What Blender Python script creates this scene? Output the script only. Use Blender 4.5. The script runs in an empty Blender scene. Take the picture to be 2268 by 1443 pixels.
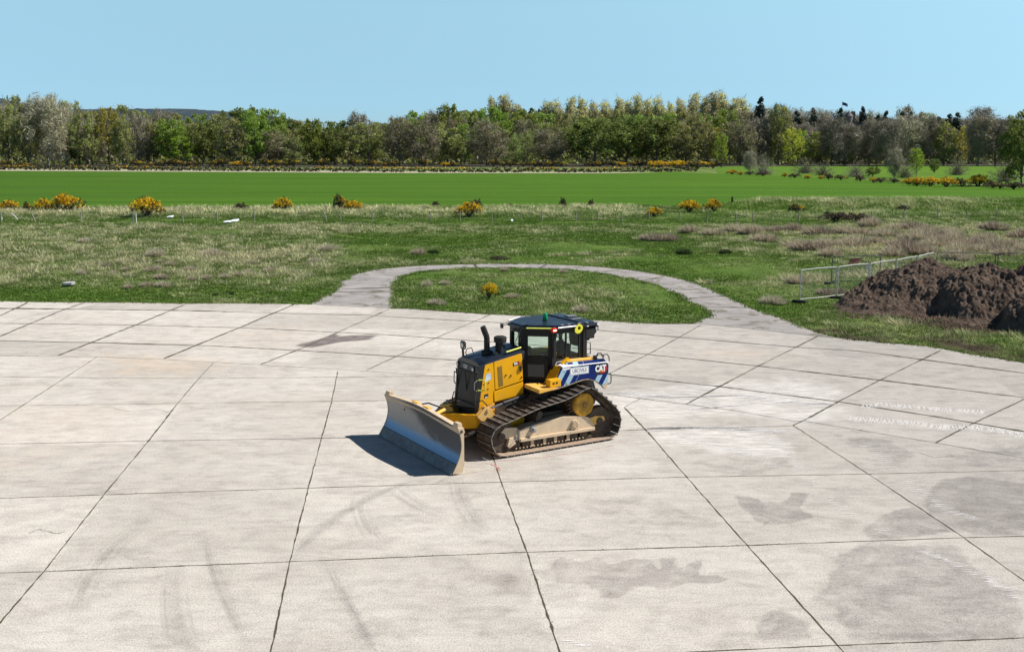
import bpy, bmesh, math, random
import numpy as np
from mathutils import Vector, Matrix
D=bpy.data; SC=bpy.context.scene; COL=SC.collection
random.seed(7); RNG=np.random.default_rng(11)
# ------------------------------------------------------------------ camera, world, sun
FPX=2400.; CX=1134.; CY=721.5; CAMH=7.9
PITCH=math.atan(401.5/FPX); CP,SP=math.cos(PITCH),math.sin(PITCH)
cd=D.cameras.new('camera'); cam=D.objects.new('camera',cd); COL.objects.link(cam)
cd.sensor_width=36; cd.lens=36*FPX/2268; cd.clip_start=.1; cd.clip_end=12000
cam.location=(0,0,CAMH); cam.rotation_euler=(math.pi/2-PITCH,0,0); SC.camera=cam
SUN_EL=math.radians(47); SV=Vector((.99,.12,0)).normalized()
sunv=Vector((SV.x*math.cos(SUN_EL),SV.y*math.cos(SUN_EL),math.sin(SUN_EL)))
W=D.worlds.new('World'); SC.world=W; W.use_nodes=True
nt=W.node_tree; bg=nt.nodes['Background']
sk=nt.nodes.new('ShaderNodeTexSky'); sk.sky_type='NISHITA'; sk.sun_disc=False
sk.sun_elevation=SUN_EL; sk.sun_rotation=math.atan2(SV.x,SV.y)
sk.altitude=0; sk.air_density=1.0; sk.dust_density=0.3; sk.ozone_density=2.0
mx=nt.nodes.new('ShaderNodeMixRGB'); mx.blend_type='MULTIPLY'; mx.inputs[0].default_value=1
tc_=nt.nodes.new('ShaderNodeTexCoord'); sx_=nt.nodes.new('ShaderNodeSeparateXYZ'); rp_=nt.nodes.new('ShaderNodeValToRGB')
nt.links.new(tc_.outputs['Generated'],sx_.inputs[0]); nt.links.new(sx_.outputs[2],rp_.inputs[0])
# tuned gradient: band low in the sky brightened, overhead dimmed to deepen shadows
st_=[(0,(1.04,1.7,2.8)),(.037,(1.10,1.72,2.58)),(.056,(1.22,1.74,2.34)),(.08,(1.42,1.87,2.22)),(.103,(1.63,2.03,2.20)),(.122,(1.80,2.2,2.21)),(.30,(1.0,1.2,1.3)),(.60,(.62,.80,.92))]
e_=rp_.color_ramp.elements
while len(e_)<len(st_): e_.new(.5)
for i_,(q_,c_) in enumerate(st_): e_[i_].position=q_; e_[i_].color=(c_[0]/3,c_[1]/3,c_[2]/3,1)
nt.links.new(sk.outputs[0],mx.inputs[1]); nt.links.new(rp_.outputs[0],mx.inputs[2]); nt.links.new(mx.outputs[0],bg.inputs[0])
bg.inputs[1].default_value=.045*3
sl=D.lights.new('sun','SUN'); sl.energy=5.0; sl.angle=math.radians(.5); sl.color=(1,.95,.88)
so=D.objects.new('sun',sl); COL.objects.link(so); so.rotation_euler=sunv.to_track_quat('Z','Y').to_euler()
so.location=(30,10,40)
vs=SC.view_settings; vs.view_transform='Standard'; vs.look='None'; vs.exposure=.45; vs.gamma=1
SC.render.engine='CYCLES'
SC.cycles.max_bounces=6; SC.cycles.transparent_max_bounces=8

# ------------------------------------------------------------------ helpers
def G(x,y,z=0.):      # survey: where a sight line of the photo meets the ground plane
    u=x-CX; v=y-CY; t=(CAMH-z)/(v*CP+FPX*SP)
    return (u*t,(FPX*CP-v*SP)*t)
def GP(pts,z=0.): return [G(*p,z) for p in pts]
def UV(X,Y):
    fw=Y*CP+CAMH*SP; up=Y*SP-CAMH*CP
    return CX+FPX*X/fw, CY-FPX*up/fw
def tag(o,label=None,cat=None,group=None,kind=None):
    if label: o['label']=label
    if cat: o['category']=cat
    if group: o['group']=group
    if kind: o['kind']=kind
    return o
def empty(name,loc=(0,0,0),rz=0,label=None,cat=None,group=None):
    o=D.objects.new(name,None); COL.objects.link(o); o.location=loc; o.rotation_euler=(0,0,rz)
    o.empty_display_size=.2
    return tag(o,label,cat,group)
def copy_tree(o,parent=None):
    c=o.copy(); COL.objects.link(c)
    if parent: c.parent=parent
    for ch in list(o.children): copy_tree(ch,c)
    return c
def npmesh(name,V,F,mats,parent=None,col=None,attrs=None,smooth=False,matidx=None):
    """V (n,3), F (m,k) uniform polygons"""
    V=np.asarray(V,dtype=np.float32); F=np.asarray(F,dtype=np.int32)
    me=D.meshes.new(name); k=F.shape[1]
    me.vertices.add(len(V)); me.vertices.foreach_set('co',V.ravel())
    me.loops.add(F.size); me.loops.foreach_set('vertex_index',F.ravel())
    me.polygons.add(len(F)); me.polygons.foreach_set('loop_start',np.arange(0,F.size,k,dtype=np.int32))
    me.polygons.foreach_set('loop_total',np.full(len(F),k,dtype=np.int32))
    if matidx is not None: me.polygons.foreach_set('material_index',np.asarray(matidx,dtype=np.int32))
    me.update(calc_edges=True)
    if smooth: me.polygons.foreach_set('use_smooth',np.ones(len(F),dtype=bool))
    if col is not None:
        a=me.color_attributes.new('Col','FLOAT_COLOR','POINT'); c4=np.ones((len(V),4),dtype=np.float32); c4[:,:3]=col
        a.data.foreach_set('color',c4.ravel())
    for n,v in (attrs or {}).items():
        a=me.attributes.new(n,'FLOAT','POINT'); a.data.foreach_set('value',np.asarray(v,dtype=np.float32))
    for m in (mats if isinstance(mats,(list,tuple)) else [mats]): me.materials.append(m)
    o=D.objects.new(name,me); COL.objects.link(o)
    if parent: o.parent=parent
    return o
class MB:
    """collects shapes; build() links them as one mesh object"""
    def __init__(s): s.v=[]; s.f=[]; s.m=[]
    def add(s,vs,fs,mi=0):
        b=len(s.v); s.v+= [tuple(v) for v in vs]; s.f+=[tuple(b+i for i in f) for f in fs]; s.m+=[mi]*len(fs); return s
    def bm(s,b,mi=0,M=None):
        if M is not None: b.transform(M)
        b.verts.index_update()
        s.add([v.co[:] for v in b.verts],[[v.index for v in f.verts] for f in b.faces],mi); b.free(); return s
    def box(s,c,d,rot=None,bev=0,mi=0):
        b=bmesh.new(); bmesh.ops.create_cube(b,size=1); bmesh.ops.scale(b,vec=d,verts=b.verts)
        if bev: bmesh.ops.bevel(b,geom=b.edges[:],offset=bev,segments=2,affect='EDGES',profile=.6)
        M=Matrix.Translation(c)
        if rot is not None: M=M@(rot if isinstance(rot,Matrix) else Matrix.Rotation(rot[0],4,rot[1]))
        return s.bm(b,mi,M)
    def prism(s,pts,y0,y1,axis='y',bev=0,mi=0):
        """polygon pts extruded: axis y -> pts are (x,z); axis z -> (x,y); axis x -> (y,z)"""
        def p3(p,t): return {'y':(p[0],t,p[1]),'z':(p[0],p[1],t),'x':(t,p[0],p[1])}[axis]
        b=bmesh.new(); A=[b.verts.new(p3(p,y0)) for p in pts]; B=[b.verts.new(p3(p,y1)) for p in pts]; n=len(pts)
        b.faces.new(A); b.faces.new(B[::-1])
        for i in range(n): b.faces.new((A[i],B[i],B[(i+1)%n],A[(i+1)%n]))
        bmesh.ops.recalc_face_normals(b,faces=b.faces[:])
        if bev: bmesh.ops.bevel(b,geom=b.edges[:],offset=bev,segments=2,affect='EDGES',profile=.6)
        return s.bm(b,mi)
    def cyl(s,a,b_,r,r2=None,n=16,mi=0,caps=True,bev=0):
        a=Vector(a); b_=Vector(b_); d=b_-a; q=d.to_track_quat('Z','Y').to_matrix().to_4x4()
        b=bmesh.new(); bmesh.ops.create_cone(b,cap_ends=caps,segments=n,radius1=r,radius2=r if r2 is None else r2,depth=d.length)
        if bev: bmesh.ops.bevel(b,geom=[e for e in b.edges if len(e.link_faces)==2 and any(len(f.verts)>4 for f in e.link_faces)],offset=bev,segments=2,affect='EDGES')
        return s.bm(b,mi,Matrix.Translation((a+b_)/2)@q)
    def tube(s,pts,r,n=8,mi=0,closed=False,rs=None):
        P=[Vector(p) for p in pts]; rings=[]; N=len(P); up=None
        for i,p in enumerate(P):
            t=(P[(i+1)%N]-P[i-1]) if closed else (P[min(i+1,N-1)]-P[max(i-1,0)])
            t.normalize()
            if up is None: up=Vector((0,0,1)) if abs(t.z)<.9 else Vector((1,0,0))
            x=up.cross(t)
            if x.length<1e-4: x=Vector((1,0,0)).cross(t)
            x.normalize(); y=t.cross(x); up=y
            rr=rs[i] if rs else r
            rings.append([p+(x*math.cos(2*math.pi*k/n)+y*math.sin(2*math.pi*k/n))*rr for k in range(n)])
        fs=[]; M=N if closed else N-1
        for i in range(M):
            j=(i+1)%N
            for k in range(n): fs.append((i*n+k,i*n+(k+1)%n,j*n+(k+1)%n,j*n+k))
        if not closed: fs.append(tuple(range(n))[::-1]); fs.append(tuple((N-1)*n+k for k in range(n)))
        return s.add([v for r_ in rings for v in r_],fs,mi)
    def lathe(s,c,prof,axis='y',n=28,mi=0,ang0=0):
        """prof list of (t,r) along axis"""
        vs=[];fs=[]
        for t,r in prof:
            for k in range(n):
                a=2*math.pi*k/n; u,w=r*math.cos(a),r*math.sin(a)
                vs.append({'y':(c[0]+u,c[1]+t,c[2]+w),'z':(c[0]+u,c[1]+w,c[2]+t),'x':(c[0]+t,c[1]+u,c[2]+w)}[axis])
        for i in range(len(prof)-1):
            for k in range(n): fs.append((i*n+k,i*n+(k+1)%n,(i+1)*n+(k+1)%n,(i+1)*n+k))
        fs.append(tuple(range(n))[::-1]); fs.append(tuple((len(prof)-1)*n+k for k in range(n)))
        return s.add(vs,fs,mi)
    def build(s,name,mats,parent=None,smooth=False,loc=None):
        me=D.meshes.new(name); me.from_pydata(s.v,[],s.f); me.polygons.foreach_set('material_index',s.m)
        for m in (mats if isinstance(mats,(list,tuple)) else [mats]): me.materials.append(m)
        b=bmesh.new(); b.from_mesh(me); bmesh.ops.recalc_face_normals(b,faces=b.faces[:])
        if smooth:
            for f in b.faces: f.smooth=True
            for e in b.edges:
                if len(e.link_faces)==2 and e.calc_face_angle(0)>math.radians(38): e.smooth=False
        b.to_mesh(me); b.free(); me.update()
        o=D.objects.new(name,me); COL.objects.link(o)
        if parent: o.parent=parent
        if loc: o.location=loc
        return o
# ------------------------------------------------------------------ materials
def newmat(name):
    m=D.materials.new(name); m.use_nodes=True; t=m.node_tree; return m,t,t.nodes['Principled BSDF']
def N(t,typ,**kw):
    n=t.nodes.new('ShaderNode'+typ)
    for k,v in kw.items(): setattr(n,k,v)
    return n
def noise(t,scale,detail=4,rough=.55,vec=None,dist=0):
    n=N(t,'TexNoise'); n.inputs['Scale'].default_value=scale; n.inputs['Detail'].default_value=detail
    n.inputs['Roughness'].default_value=rough; n.inputs['Distortion'].default_value=dist
    if vec: t.links.new(vec,n.inputs['Vector'])
    return n.outputs['Fac']
def ramp(t,fac,stops):
    r=N(t,'ValToRGB'); e=r.color_ramp.elements
    while len(e)<len(stops): e.new(.5)
    for i,(p,c) in enumerate(stops):
        e[i].position=p; e[i].color=(c,c,c,1) if isinstance(c,(int,float)) else (*c,1)
    t.links.new(fac,r.inputs[0]); return r.outputs[0]
def mixc(t,f,a,b,mode='MIX'):
    m=N(t,'MixRGB',blend_type=mode)
    for i,v in ((0,f),(1,a),(2,b)):
        if isinstance(v,(int,float)): m.inputs[i].default_value=v
        elif isinstance(v,tuple): m.inputs[i].default_value=(*v,1)
        else: t.links.new(v,m.inputs[i])
    return m.outputs[0]
def mth(t,op,a,b=0.):
    m=N(t,'Math',operation=op)
    for i,v in ((0,a),(1,b)):
        if isinstance(v,(int,float)): m.inputs[i].default_value=v
        else: t.links.new(v,m.inputs[i])
    return m.outputs[0]
def attr(t,n): a=N(t,'Attribute',attribute_name=n); return a
def bump(t,b,h,dist,strength=1.):
    n=N(t,'Bump'); n.inputs['Distance'].default_value=dist; n.inputs['Strength'].default_value=strength
    t.links.new(h,n.inputs['Height']); t.links.new(n.outputs[0],b.inputs['Normal'])
def texco(t,kind='Object',scale=None):
    c=N(t,'TexCoord').outputs[kind]
    if scale:
        m=N(t,'Mapping'); m.inputs['Scale'].default_value=scale; t.links.new(c,m.inputs['Vector']); return m.outputs[0]
    return c
def worn(name,col,dirt,amount=.5,rough=.45,metal=0.,scale=3.,bmp=.002,coat=0.,spec=.5):
    """paint or steel with dust and grime in patches"""
    m,t,b=newmat(name); v=texco(t)
    n1=noise(t,scale,6,.65,v); n2=noise(t,scale*6,5,.6,v)
    f=mth(t,'MULTIPLY',ramp(t,mth(t,'ADD',mth(t,'MULTIPLY',n1,.7),mth(t,'MULTIPLY',n2,.3)),[(.42,0.),(.62,1.)]),amount)
    c=mixc(t,f,col,dirt)
    c=mixc(t,.25,c,ramp(t,noise(t,scale*20,3,.5,v),[(.3,.6),(.7,1.2)]),'MULTIPLY')
    t.links.new(c,b.inputs['Base Color']); b.inputs['Metallic'].default_value=metal
    t.links.new(mth(t,'ADD',mth(t,'MULTIPLY',f,.35),rough),b.inputs['Roughness'])
    b.inputs['Coat Weight'].default_value=coat; b.inputs['Specular IOR Level'].default_value=spec
    bump(t,b,n2,bmp,.6); return m
def plain(name,col,rough=.5,metal=0.,emit=0.):
    m,t,b=newmat(name); b.inputs['Base Color'].default_value=(*col,1); b.inputs['Roughness'].default_value=rough; b.inputs['Metallic'].default_value=metal
    v=texco(t); t.links.new(mixc(t,.3,col,ramp(t,noise(t,9,4,.6,v),[(.3,.55),(.7,1.15)]),'MULTIPLY'),b.inputs['Base Color'])
    if emit: b.inputs['Emission Color'].default_value=(*col,1); b.inputs['Emission Strength'].default_value=emit
    return m
M={}
M['yellow']=worn('yellow_paint',(.82,.40,.002),(.52,.28,.05),.38,.42,spec=.18)
M['yellow2']=worn('dusty_yellow_paint',(.82,.44,.06),(.66,.45,.22),.75,.6,spec=.2)
M['dust']=worn('dust_caked_yellow',(.62,.475,.32),(.48,.38,.27),.8,.85,scale=4,spec=.15)
M['dustplate']=worn('dusty_shoe_plate',(.40,.30,.22),(.22,.16,.12),.6,.9,scale=5,spec=.1)
M['wornedge']=worn('worn_bright_edge',(.42,.38,.35),(.20,.16,.14),.6,.45,metal=.4,scale=7)
M['steel_shoe']=worn('track_steel',(.055,.047,.043),(.17,.13,.10),.8,.55,metal=.25,scale=5)
M['chain']=worn('track_chain_steel',(.05,.036,.028),(.16,.11,.07),.7,.65,metal=.2,scale=6)
M['black']=worn('black_paint',(.008,.008,.009),(.05,.045,.04),.25,.35)
M['blackm']=worn('matt_black',(.007,.007,.007),(.03,.027,.024),.3,.75)
M['navy']=worn('black_gloss_roof',(.006,.012,.024),(.03,.038,.05),.3,.28)
M['chrome']=plain('chrome_rod',(.75,.75,.78),.15,1.)
M['dullsteel']=worn('dull_steel_tube',(.12,.12,.12),(.08,.075,.07),.5,.7)
M['galvtube']=worn('galvanised_tube',(.48,.48,.50),(.33,.32,.31),.5,.5,metal=.3)
M['galv']=worn('galvanised_steel',(.33,.335,.35),(.22,.215,.20),.5,.45,metal=.6)
M['hiviz']=plain('hi_vis_yellow',(.75,.80,.12),.5)
M['white']=plain('white_vinyl',(.85,.85,.86),.4)
M['red']=plain('red_decal',(.55,.015,.02),.4)
M['greyletter']=plain('grey_letters',(.12,.13,.15),.5)
M['redlamp']=plain('red_lamp_lens',(.55,.02,.01),.2)
M['redglow']=plain('red_lamp_glow',(1.,.28,.22),.2,0,4.)
M['green']=plain('green_beacon_lens',(.0,.30,.10),.15)
M['lens']=plain('clear_lamp_lens',(.55,.56,.58),.12,.3)
M['skin']=plain('skin',(.35,.2,.14),.6)
M['cloth']=plain('dark_clothing',(.012,.012,.015),.9)
M['soil']=None
def blade_mat():
    m,t,b=newmat('sky_tinted_blade_steel'); v=texco(t); g=N(t,'SeparateXYZ'); t.links.new(texco(t),g.inputs[0])
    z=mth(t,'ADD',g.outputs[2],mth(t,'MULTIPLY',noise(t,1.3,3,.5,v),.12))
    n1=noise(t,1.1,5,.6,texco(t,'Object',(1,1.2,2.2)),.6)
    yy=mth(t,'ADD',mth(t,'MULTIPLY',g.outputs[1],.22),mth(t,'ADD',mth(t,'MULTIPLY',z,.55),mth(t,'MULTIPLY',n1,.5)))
    upper=mixc(t,ramp(t,yy,[(.66,0.),(.80,1.)]),(.37,.335,.31),(.08,.077,.08))  # face darkens softly towards its top and left end
    polish_sky=ramp(t,z,[(.48,1.),(.62,0.)])
    c=mixc(t,polish_sky,upper,(.12,.19,.30))  # blue of the reflected sky is tinted into the polished band's colour
    st=noise(t,6,4,.6,texco(t,'Object',(1,9,.8)))
    c=mixc(t,.35,c,ramp(t,st,[(.3,.55),(.7,1.25)]),'MULTIPLY')
    t.links.new(c,b.inputs['Base Color'])
    t.links.new(mixc(t,polish_sky,(.1,.1,.1),(.9,.9,.9)),b.inputs['Metallic'])
    t.links.new(mixc(t,polish_sky,(.55,.55,.55),(.34,.34,.34)),b.inputs['Roughness'])
    bump(t,b,st,.002,.5); return m
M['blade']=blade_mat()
M['edge']=worn('cutting_edge_steel',(.16,.16,.17),(.10,.085,.07),.5,.42,metal=.85,scale=5)
def glass_mat():
    m,t,b=newmat('green_tinted_glass'); t.nodes.remove(b)
    tr=N(t,'BsdfTransparent'); tr.inputs[0].default_value=(.88,.945,.915,1)
    gl=N(t,'BsdfGlossy'); gl.inputs['Roughness'].default_value=.03; gl.inputs[0].default_value=(.9,.95,.95,1)
    lw=N(t,'LayerWeight'); lw.inputs[0].default_value=.5
    mxs=N(t,'MixShader'); t.links.new(mth(t,'ADD',mth(t,'MULTIPLY',mth(t,'POWER',lw.outputs['Facing'],5.),.5),.025),mxs.inputs[0]); t.links.new(tr.outputs[0],mxs.inputs[1]); t.links.new(gl.outputs[0],mxs.inputs[2])
    t.links.new(mxs.outputs[0],t.nodes['Material Output'].inputs[0]); return m
M['glass']=glass_mat()
def livery_mat():
    """dark blue panel with pale reflective diagonal stripes over its front half and its rear end"""
    m,t,b=newmat('blue_striped_livery'); g=N(t,'SeparateXYZ'); t.links.new(texco(t),g.inputs[0])
    x,z=g.outputs[0],g.outputs[2]
    k=mth(t,'ADD',x,mth(t,'MULTIPLY',z,.62))
    s=mth(t,'FRACT',mth(t,'DIVIDE',mth(t,'ADD',k,10-.74),.33))
    stripe=mth(t,'GREATER_THAN',s,.5)
    front=mth(t,'GREATER_THAN',k,.30)
    rear=mth(t,'MULTIPLY',mth(t,'LESS_THAN',x,-1.36),mth(t,'LESS_THAN',z,1.76))
    f=mth(t,'MULTIPLY',stripe,mth(t,'MAXIMUM',front,rear))
    c=mixc(t,f,(.004,.018,.13),(.36,.52,.62))
    c=mixc(t,.3,c,ramp(t,noise(t,14,4,.6,texco(t)),[(.3,.75),(.7,1.1)]),'MULTIPLY')
    t.links.new(c,b.inputs['Base Color']); b.inputs['Roughness'].default_value=.4; b.inputs['Specular IOR Level'].default_value=.2; return m
M['livery']=livery_mat()
def leaf_mat(name,c1,c2,rnd=.25,trans=.45,sc=.35):
    m,t,b=newmat(name); v=texco(t)
    n=noise(t,sc,4,.7,v); oi=N(t,'ObjectInfo')
    c=mixc(t,ramp(t,n,[(.35,0.),(.65,1.)]),c1,c2)
    hs=N(t,'HueSaturation'); t.links.new(c,hs.inputs['Color'])
    t.links.new(mth(t,'ADD',mth(t,'MULTIPLY',oi.outputs['Random'],rnd*.16),.5-rnd*.08),hs.inputs['Hue'])
    t.links.new(mth(t,'ADD',mth(t,'MULTIPLY',oi.outputs['Random'],rnd*1.6),1-rnd*.8),hs.inputs['Value'])
    c=hs.outputs[0]; t.links.new(c,b.inputs['Base Color']); b.inputs['Roughness'].default_value=.7
    tl=N(t,'BsdfTranslucent'); t.links.new(c,tl.inputs[0]); ms=N(t,'MixShader'); ms.inputs[0].default_value=trans
    t.links.new(b.outputs[0],ms.inputs[1]); t.links.new(tl.outputs[0],ms.inputs[2]); t.links.new(ms.outputs[0],t.nodes['Material Output'].inputs[0])
    return m
def col_mat(name,rough=.85,trans=.25):
    m,t,b=newmat(name); a=attr(t,'Col'); t.links.new(a.outputs['Color'],b.inputs['Base Color']); b.inputs['Roughness'].default_value=rough
    b.inputs['Specular IOR Level'].default_value=.15
    if trans:
        tl=N(t,'BsdfTranslucent'); t.links.new(a.outputs['Color'],tl.inputs[0]); ms=N(t,'MixShader'); ms.inputs[0].default_value=trans
        t.links.new(b.outputs[0],ms.inputs[1]); t.links.new(tl.outputs[0],ms.inputs[2]); t.links.new(ms.outputs[0],t.nodes['Material Output'].inputs[0])
    return m
M['blades']=col_mat('grass_blades')
def bark(name,c): return worn(name,c,(c[0]*.4,c[1]*.4,c[2]*.4),.6,.9,scale=1.5)
M['bark']=bark('bark_grey',(.13,.11,.09)); M['barkpale']=bark('bark_pale',(.30,.27,.22)); M['barkdark']=bark('bark_dark',(.05,.045,.035))

# ------------------------------------------------------------------ surveyed outlines (photo sight lines on flat ground)
def jit(P,a,step=.5):
    out=[]
    n=len(P)
    for i in range(n):
        p=Vector(P[i]); q=Vector(P[(i+1)%n]); k=max(1,int((q-p).length/step))
        for j in range(k):
            w=p.lerp(q,j/k); out.append((w.x+random.uniform(-a,a),w.y+random.uniform(-a,a)))
    return out
far_edge=[(0,667),(100,669),(300,670),(412,672),(500,671),(640,673),(700,674),(775,678),(870,682),(912,683),(969,687),(1081,696),(1137,697),(1287,706),(1400,714),(1457,716),(1540,716),(1655,726),(1770,740),(1852,748),(1950,758),(2050,766),(2100,775),(2150,784),(2268,803)]
ap=GP(far_edge); ap=[(ap[0][0]-30,ap[0][1]-.6)]+ap+[(ap[-1][0]+25,ap[-1][1]-11)]
APRON=ap+[(ap[-1][0],-6),(ap[0][0],-6)]
path_outer=GP([(691,671),(742,645),(753,624),(781,607),(837,596),(890,590.5),(950,587),(1058,584),(1212,584),(1325,590),(1418,600),(1500,615),(1553,630),(1614,658),(1668,684),(1725,702),(1767,718),(1783,727),(1852,747)])
path_inner=GP([(871,684),(873,645),(873,628),(890,611),(931,601),(1025,594),(1137,593),(1250,596),(1325,604),(1400,617),(1446,630),(1507,653),(1526,669),(1561,682),(1574,699),(1534,716)])
e0=G(1700,748); e1=G(1560,736); e2=G(850,700); e3=G(700,690)
PATH=path_outer+[G(1860,756),e0,e1]+path_inner[::-1]+[e2,e3]
def inpoly(P,X,Y):
    P=np.asarray(P); x0,y0=P[:,0],P[:,1]; x1,y1=np.roll(x0,-1),np.roll(y0,-1); r=np.zeros(X.shape,bool)
    for a,b,c,d in zip(x0,y0,x1,y1):
        if b==d: continue
        k=((b>Y)!=(d>Y))&(X<(c-a)*(Y-b)/(d-b)+a); r^=k
    return r
def pdist(P,X,Y,closed=True):
    P=np.asarray(P); d=np.full(X.shape,1e9); n=len(P)
    for i in range(n if closed else n-1):
        a=P[i]; b=P[(i+1)%n]; ab=b-a; L=(ab**2).sum()+1e-9
        t=np.clip(((X-a[0])*ab[0]+(Y-a[1])*ab[1])/L,0,1)
        d=np.minimum(d,np.hypot(X-a[0]-t*ab[0],Y-a[1]-t*ab[1]))
    return d
def vnoise(X,Y,s,seed=0):
    """smooth value noise 0..1"""
    r=np.random.default_rng(seed).random((256,256)); x=X/s+1000; y=Y/s+1000
    xi=np.floor(x).astype(int); yi=np.floor(y).astype(int); fx=x-xi; fy=y-yi; fx=fx*fx*(3-2*fx); fy=fy*fy*(3-2*fy)
    g=lambda a,b: r[a%256,b%256]
    return (g(xi,yi)*(1-fx)+g(xi+1,yi)*fx)*(1-fy)+(g(xi,yi+1)*(1-fx)+g(xi+1,yi+1)*fx)*fy
def sst(a,b,x): t=np.clip((x-a)/(b-a),0,1); return t*t*(3-2*t)
def box2(u,v,u0,u1,v0,v1,su=40,sv=8): return sst(u0-su,u0+su,u)*(1-sst(u1-su,u1+su,u))*sst(v0-sv,v0+sv,v)*(1-sst(v1-sv,v1+sv,v))
SOILP=[GP([(1850,690),(1990,705),(2100,730),(2268,738),(2400,760),(2400,690),(2268,640),(2268,600),(2100,600),(1960,640)]),
       GP([(1990,742),(2080,745),(2180,765),(2268,775),(2268,800),(2160,785),(2060,768)]),
       GP([(1780,722),(1850,728),(1930,745),(2010,752),(2010,762),(1880,748),(1800,735)])]
ZT=[(GP([(1590,628),(1700,626),(1850,612),(1990,600),(2150,610),(2268,640)]),1.6,.45),(GP([(1225,566),(1300,562),(1400,557)]),.9,.5),(GP([(1290,575),(1400,566),(1520,560),(1680,552)]),1.2,.4),(GP([(820,600),(950,581),(1150,578),(1300,582)]),1.2,.25),(GP([(300,565),(420,560),(560,575)]),3.,.15)]
def zones(X,Y):
    """which ground cover grows where: dryness and bare soil"""
    u,v=UV(X,np.maximum(Y,5)); n=vnoise(X,Y,3.,1)*.5+vnoise(X,Y,9.,2)*.5
    d=np.full(X.shape,.34)
    d=d+.20*box2(u,v,-400,760,500,632,60,10)
    d=d-.24*box2(u,v,-400,720,640,680,40,8)
    d=d-.28*box2(u,v,760,1750,515,578,60,8)
    d=d-.25*box2(u,v,-400,1900,484,497,60,4)
    d=d+.36*box2(u,v,-400,1420,456,478,30,4)
    d=d+.34*box2(u,v,1560,2900,497,565,60,8)
    d=d+.05*box2(u,v,1640,2900,440,480,60,5)
    for PL_,w_,a_ in ZT: d=d+a_*(1-sst(w_*.5,w_,pdist(PL_,X,Y,False)+(vnoise(X,Y,1.5,17)-.5)*w_))
    d=d-.20*box2(u,v,1500,2900,590,700,60,10)
    d=d+.10*box2(u,v,1800,2900,705,745,60,8)
    d=d-.18*(pdist(path_inner,X,Y,False)<3)-.1*(pdist(path_outer,X,Y,False)<2.)
    d=np.clip(d+(n-.5)*.75+(vnoise(X,Y,.7,12)-.5)*.35,0,1)
    s=np.zeros(X.shape)
    for P in SOILP:
        q=np.where(inpoly(P,X,Y),-1,1)*pdist(P,X,Y); s=np.maximum(s,1-sst(-.5,.7,q+(vnoise(X,Y,.8,5)-.5)*1.8))
    return d,s
def cover(d,s,r):
    """colour of living grass by dryness, r random 0..1"""
    lush=np.stack([.095+.06*r,.175+.08*r,.028+.014*r],-1); dry=np.stack([.33+.15*r,.315+.14*r,.185+.08*r],-1); olive=np.stack([.18+.07*r,.225+.08*r,.075+.03*r],-1)
    a=np.clip(d*2,0,1)[...,None]; b=np.clip(d*2-1,0,1)[...,None]
    c=lush*(1-a)+olive*a; c=c*(1-b)+dry*b
    so_=np.array([.075,.052,.038]); s=s[...,None]; return c*(1-s)+so_*s

# ------------------------------------------------------------------ ground
def axis(parts):
    out=[]
    for a,b,s in parts: out+=list(np.arange(a,b,s))
    return np.array(out+[parts[-1][1]])
xs=axis([(-6000,-500,500),(-500,-100,25),(-100,100,1.),(100,500,25),(500,6000,500)])
ys=axis([(-400,20,40),(20,170,.9),(170,200,5),(200,600,40),(600,8000,600)])
X,Y=np.meshgrid(xs,ys)
d,s=zones(X,Y); r=vnoise(X,Y,1.1,9)
Cg=cover(d,s,r)*.85
Z=np.where((Y<165)&(np.abs(X)<98),(vnoise(X,Y,4,3)-.5)*.10*sst(0,4,np.minimum(pdist(APRON,X,Y),60))*(~inpoly(APRON,X,Y))*(~inpoly(PATH,X,Y)),0)
# low grassy bank behind the wire fence on the right
u,v=UV(X,np.maximum(Y,5)); Z=Z+.9*box2(u,v,1640,4000,452,467,60,5)*(Y>20)*(Y<260)
Z=Z-.03*inpoly(APRON,X,Y)-.02*inpoly(PATH,X,Y)-.02
nx,ny=len(xs),len(ys)
idx=np.arange(nx*ny).reshape(ny,nx); F=np.stack([idx[:-1,:-1],idx[:-1,1:],idx[1:,1:],idx[1:,:-1]],-1).reshape(-1,4)
def ground_mat():
    m,t,b=newmat('rough_pasture'); a=attr(t,'Col'); v=texco(t)
    n1=noise(t,3.2,6,.7,v); n2=noise(t,.35,4,.6,v)
    c=mixc(t,.8,a.outputs['Color'],ramp(t,n1,[(.3,.45),(.7,1.3)]),'MULTIPLY')
    c=mixc(t,.4,c,ramp(t,n2,[(.3,.7),(.7,1.25)]),'MULTIPLY')
    t.links.new(c,b.inputs['Base Color']); b.inputs['Roughness'].default_value=1; b.inputs['Specular IOR Level'].default_value=.1
    bump(t,b,n1,.25,.9); return m
ground=npmesh('ground',np.stack([X,Y,Z],-1).reshape(-1,3),F,ground_mat(),col=Cg.reshape(-1,3),smooth=True); tag(ground,kind='structure')

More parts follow.
